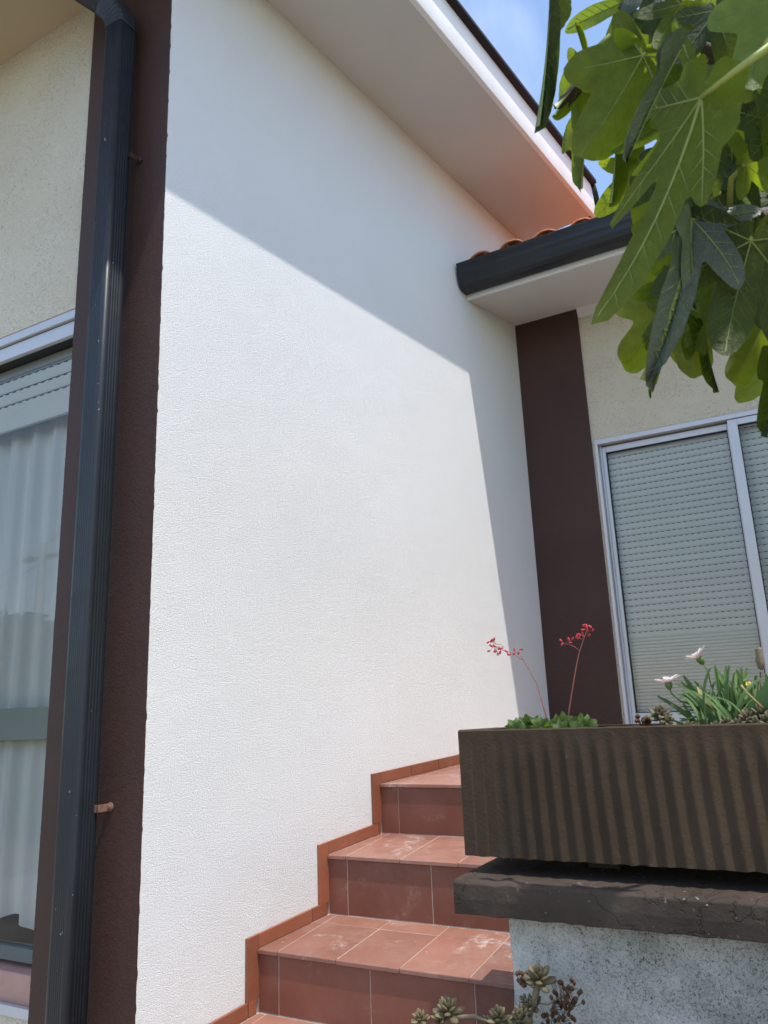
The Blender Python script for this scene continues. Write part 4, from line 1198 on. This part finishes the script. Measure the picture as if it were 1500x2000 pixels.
clump('low row of small grey succulent rosettes along the planter rim',
      [(1345, 1420, .30, .018, 12, (-.2, -.4, .9)), (1362, 1422, .30, .015, 10, (.3, -.4, .9)), (1328, 1422, .30, .013, 9, (-.5, -.3, .9)), (1400, 1420, .29, .018, 12, (-.2, -.5, .9)), (1418, 1416, .30, .022, 14, (.1, -.5, .9)), (1438, 1418, .29, .020, 13, (.2, -.4, .9))])
clump('spreading succulent clump with reddish tips at the right of the planter',
      [(1462, 1406, .30, .030, 16, (-.2, -.5, .9)), (1486, 1398, .31, .034, 18, (.2, -.5, .9)), (1498, 1412, .29, .030, 16, (.3, -.4, .9)), (1475, 1416, .285, .024, 14, (0, -.6, .8)), (1515, 1400, .32, .034, 16, (.3, -.4, .9))])
m = MB()
for k in range(4):
    p = q(1452+k*6, 1400+(k % 2)*5, .30); m.loft([[p + Vector((.009*rr*math.cos(a*math.pi/3), .006*rr*math.sin(a*math.pi/3), .006*h)) for a in range(6)] for rr, h in ((.2, -1), (1, 0), (.2, 1))])
tag(part('red_leaf', m, BROWNL), 'small scorched red leaf cluster among the succulents', 'leaf')
m = MB(); m.tube([q(1492, 1384, .30), q(1475, 1368, .30), q(1458, 1352, .30), q(1447, 1338, .30)], [.0022, .0020, .0016, .0028], 6)
tag(part('dry_stalk', m, STRAW), 'bent straw coloured dry stalk leaning over the succulents', 'stalk')
# big round fleshy leaf at the right edge
rl = thing('round_leaf_plant', (1.585, .08, SZ), 'plant with big round glossy green leaves at the right edge of the planter', 'plant')
rmsh = palmate(5, [(0, 1.0, 1.1), (1.4, .9, 1.0)], .18, .35, .04, 0, nth=40, veins=False, back=.55, jag=.003, mats=[ROUNDL], name='leaf')
for b, t, rl_ in (((1516, 1394, .30), (1500, 1332, .29), 0), ((1522, 1390, .31), (1508, 1345, .29), 20), ((1540, 1390, .32), (1560, 1330, .31), -10)):
    p, t_ = q(*b), q(*t); o = link('leaf', rmsh, rl, p)
    xv, yv, zv = fr_leaf(None, t_-p, Vector((-.3, -.8, .3))); put(o, xv, yv, zv, (t_-p).length*.95)
    m = MB(); m.tube([(p.x, p.y, SZ), p], .003, 6); part('stem', m, SUCST, rl)

# lower succulents in front of the stairs and the white wall
yb = -.03; q = aty
def low(label, specs, dried, stemz=.70):
    roses = []; stems = []
    for u, v, yy, r, n, ax in specs:
        p = q(u, v, yy); roses.append((p, Vector(ax), r, n))
    p0 = q(*specs[0][:3])
    return roses, p0
p = q(1052, 1916, yb); p1 = q(1040, 1968, yb); p2 = q(1020, 1985, -.05)
succulent((p1.x, yb, .70), 'tall leggy succulent against the mould stained wall, with pinkish rosettes and dried flowers',
    [(p, Vector((.25, -.35, .9)), .037, 18), (p1, Vector((-.3, -.6, .6)), .027, 13), (p2, Vector((-.3, -.5, .7)), .026, 13), (q(1028, 1955, yb), Vector((-.6, -.4, .5)), .018, 9), (q(1015, 1998, -.06), Vector((0, -.4, .9)), .028, 12)],
    [([(p1.x, yb-.02, .70), (p1.x+.0, yb-.01, .86), q(1034, 1985, yb), q(1046, 1945, yb), p], .0065), ([q(1044, 1958, yb), q(1070, 1962, yb), q(1095, 1948, yb)], .0015), ([q(1046, 1932, yb), q(1030, 1922, yb), q(1018, 1915, yb)], .0013)],
    FATP, [(q(1016, 1912, yb), .012, 14), (q(1094, 1944, yb), .024, 22), (q(1120, 1948, yb), .016, 14), (q(1098, 1975, yb), .018, 14), (q(1075, 1995, yb), .014, 12)])
p = q(876, 1978, -.08)
succulent((p.x, -.08, .70), 'small pinkish succulent rosette in front of the stair riser, on a bent stem',
    [(p, Vector((.1, -.35, .9)), .036, 18), (q(860, 1996, -.09), Vector((-.5, -.3, .8)), .026, 12)],
    [([(p.x+.09, -.10, .70), q(960, 1996, -.08), q(925, 1986, -.08), q(890, 1988, -.08), p], .005)], FATP)
p = q(974, 1992, -.07)
succulent((p.x, -.07, .70), 'small green succulent rosette at the foot of the white wall corner',
    [(p, Vector((.1, -.3, .9)), .030, 16), (q(955, 2004, -.07), Vector((-.4, -.3, .9)), .024, 12)], [([(p.x, -.08, .70), p], .005)], FATP)
p = q(822, 1993, -.09)
succulent((p.x, -.09, .70), 'leftmost small succulent rosette at the bottom, in front of the riser',
    [(p, Vector((-.1, -.3, .9)), .024, 15)], [([(p.x+.03, -.10, .70), (p.x+.02, -.09, .85), p], .004)], FATP)

# ================================================================== what stands across the garden (seen mirrored in the left window)
dh = thing('distant_house', (-29.5, -21.5, 0), 'pale house with an orange roof mirrored in the left window', 'house')
m = MB(); m.box(-34, -29.0, -27, -19.5, -.1, 3.2); part('wall', m, HWALL, dh)
m = MB(); m.add([(-34.4, -27.4, 3.1), (-28.6, -27.4, 3.1), (-28.6, -19.1, 3.1), (-34.4, -19.1, 3.1), (-31.5, -25.5, 4.9), (-31.5, -21, 4.9)], [(0, 1, 4), (1, 2, 5, 4), (2, 3, 5), (3, 0, 4, 5), (3, 2, 1, 0)])
part('roof', m, TC, dh)
up = thing('utility_pole', (-14.9, -10.6, 0), 'concrete utility pole with wires mirrored in the left window', 'pole')
m = MB(); m.tube([(-14.9, -10.6, -.1), (-14.9, -10.6, 5.9)], [.17, .11], 8); part('pole', m, CONC, up)
m = MB(); m.box(-15.6, -14.2, -10.65, -10.55, 5.5, 5.6); part('cross_arm', m, CONC, up)
m = MB()
for zz, oy in ((5.62, -.5), (5.62, .5)):
    m.tube([(-14.9+oy*1.2-18+36*i/12, -10.6+8*(i/12-.5)*2, zz+.9*((i/12-.5)*2)**2) for i in range(13)], .012, 5)
part('wire', m, CABLE, up)
def leafball(name, c, r, n, sd, label, cat, group, trunk=True):
    rd = random.Random(sd); t_ = thing(name, (c[0], c[1], 0), label, cat, group)
    m = MB()
    for i in range(n):
        d = Vector((rd.gauss(0, 1), rd.gauss(0, 1), rd.gauss(0, 1))).normalized()*rd.uniform(.45, 1)**.6
        p = Vector(c) + Vector((d.x*r[0], d.y*r[1], d.z*r[2])); s_ = rd.uniform(.12, .3)
        a = Vector((rd.gauss(0, 1), rd.gauss(0, 1), rd.gauss(0, 1))).normalized()*s_; b = a.orthogonal().normalized()*s_*.6
        m.add([p-a, p+b, p+a, p-b], [(0, 1, 2, 3)])
    part('crown', m, HEDGE, t_)
    if trunk:
        m = MB(); m.tube([(c[0], c[1], -.1), (c[0]+.1, c[1], c[2]*.6), (c[0], c[1], c[2])], [.16, .12, .05], 7); part('trunk', m, BARK, t_)
leafball('tree', (-23.5, -17.5, 2.5), (1.6, 1.6, 1.9), 1500, 1, 'bushy tree beside the orange roofed house mirrored in the window', 'tree', None)
leafball('tree', (-12.6, -8.4, 2.3), (1.5, 1.5, 1.5), 1300, 2, 'round garden tree mirrored behind the window pole', 'tree', None)
leafball('shrub', (-8.5, -6.6, .7), (2.6, 1.0, .9), 1500, 3, 'low dark shrub mirrored below the window rail', 'shrub', None, False)
leafball('shrub', (-18, -15, .8), (6, 1.6, 1.1), 1800, 4, 'long garden hedge mirrored in the window', 'shrub', None, False)
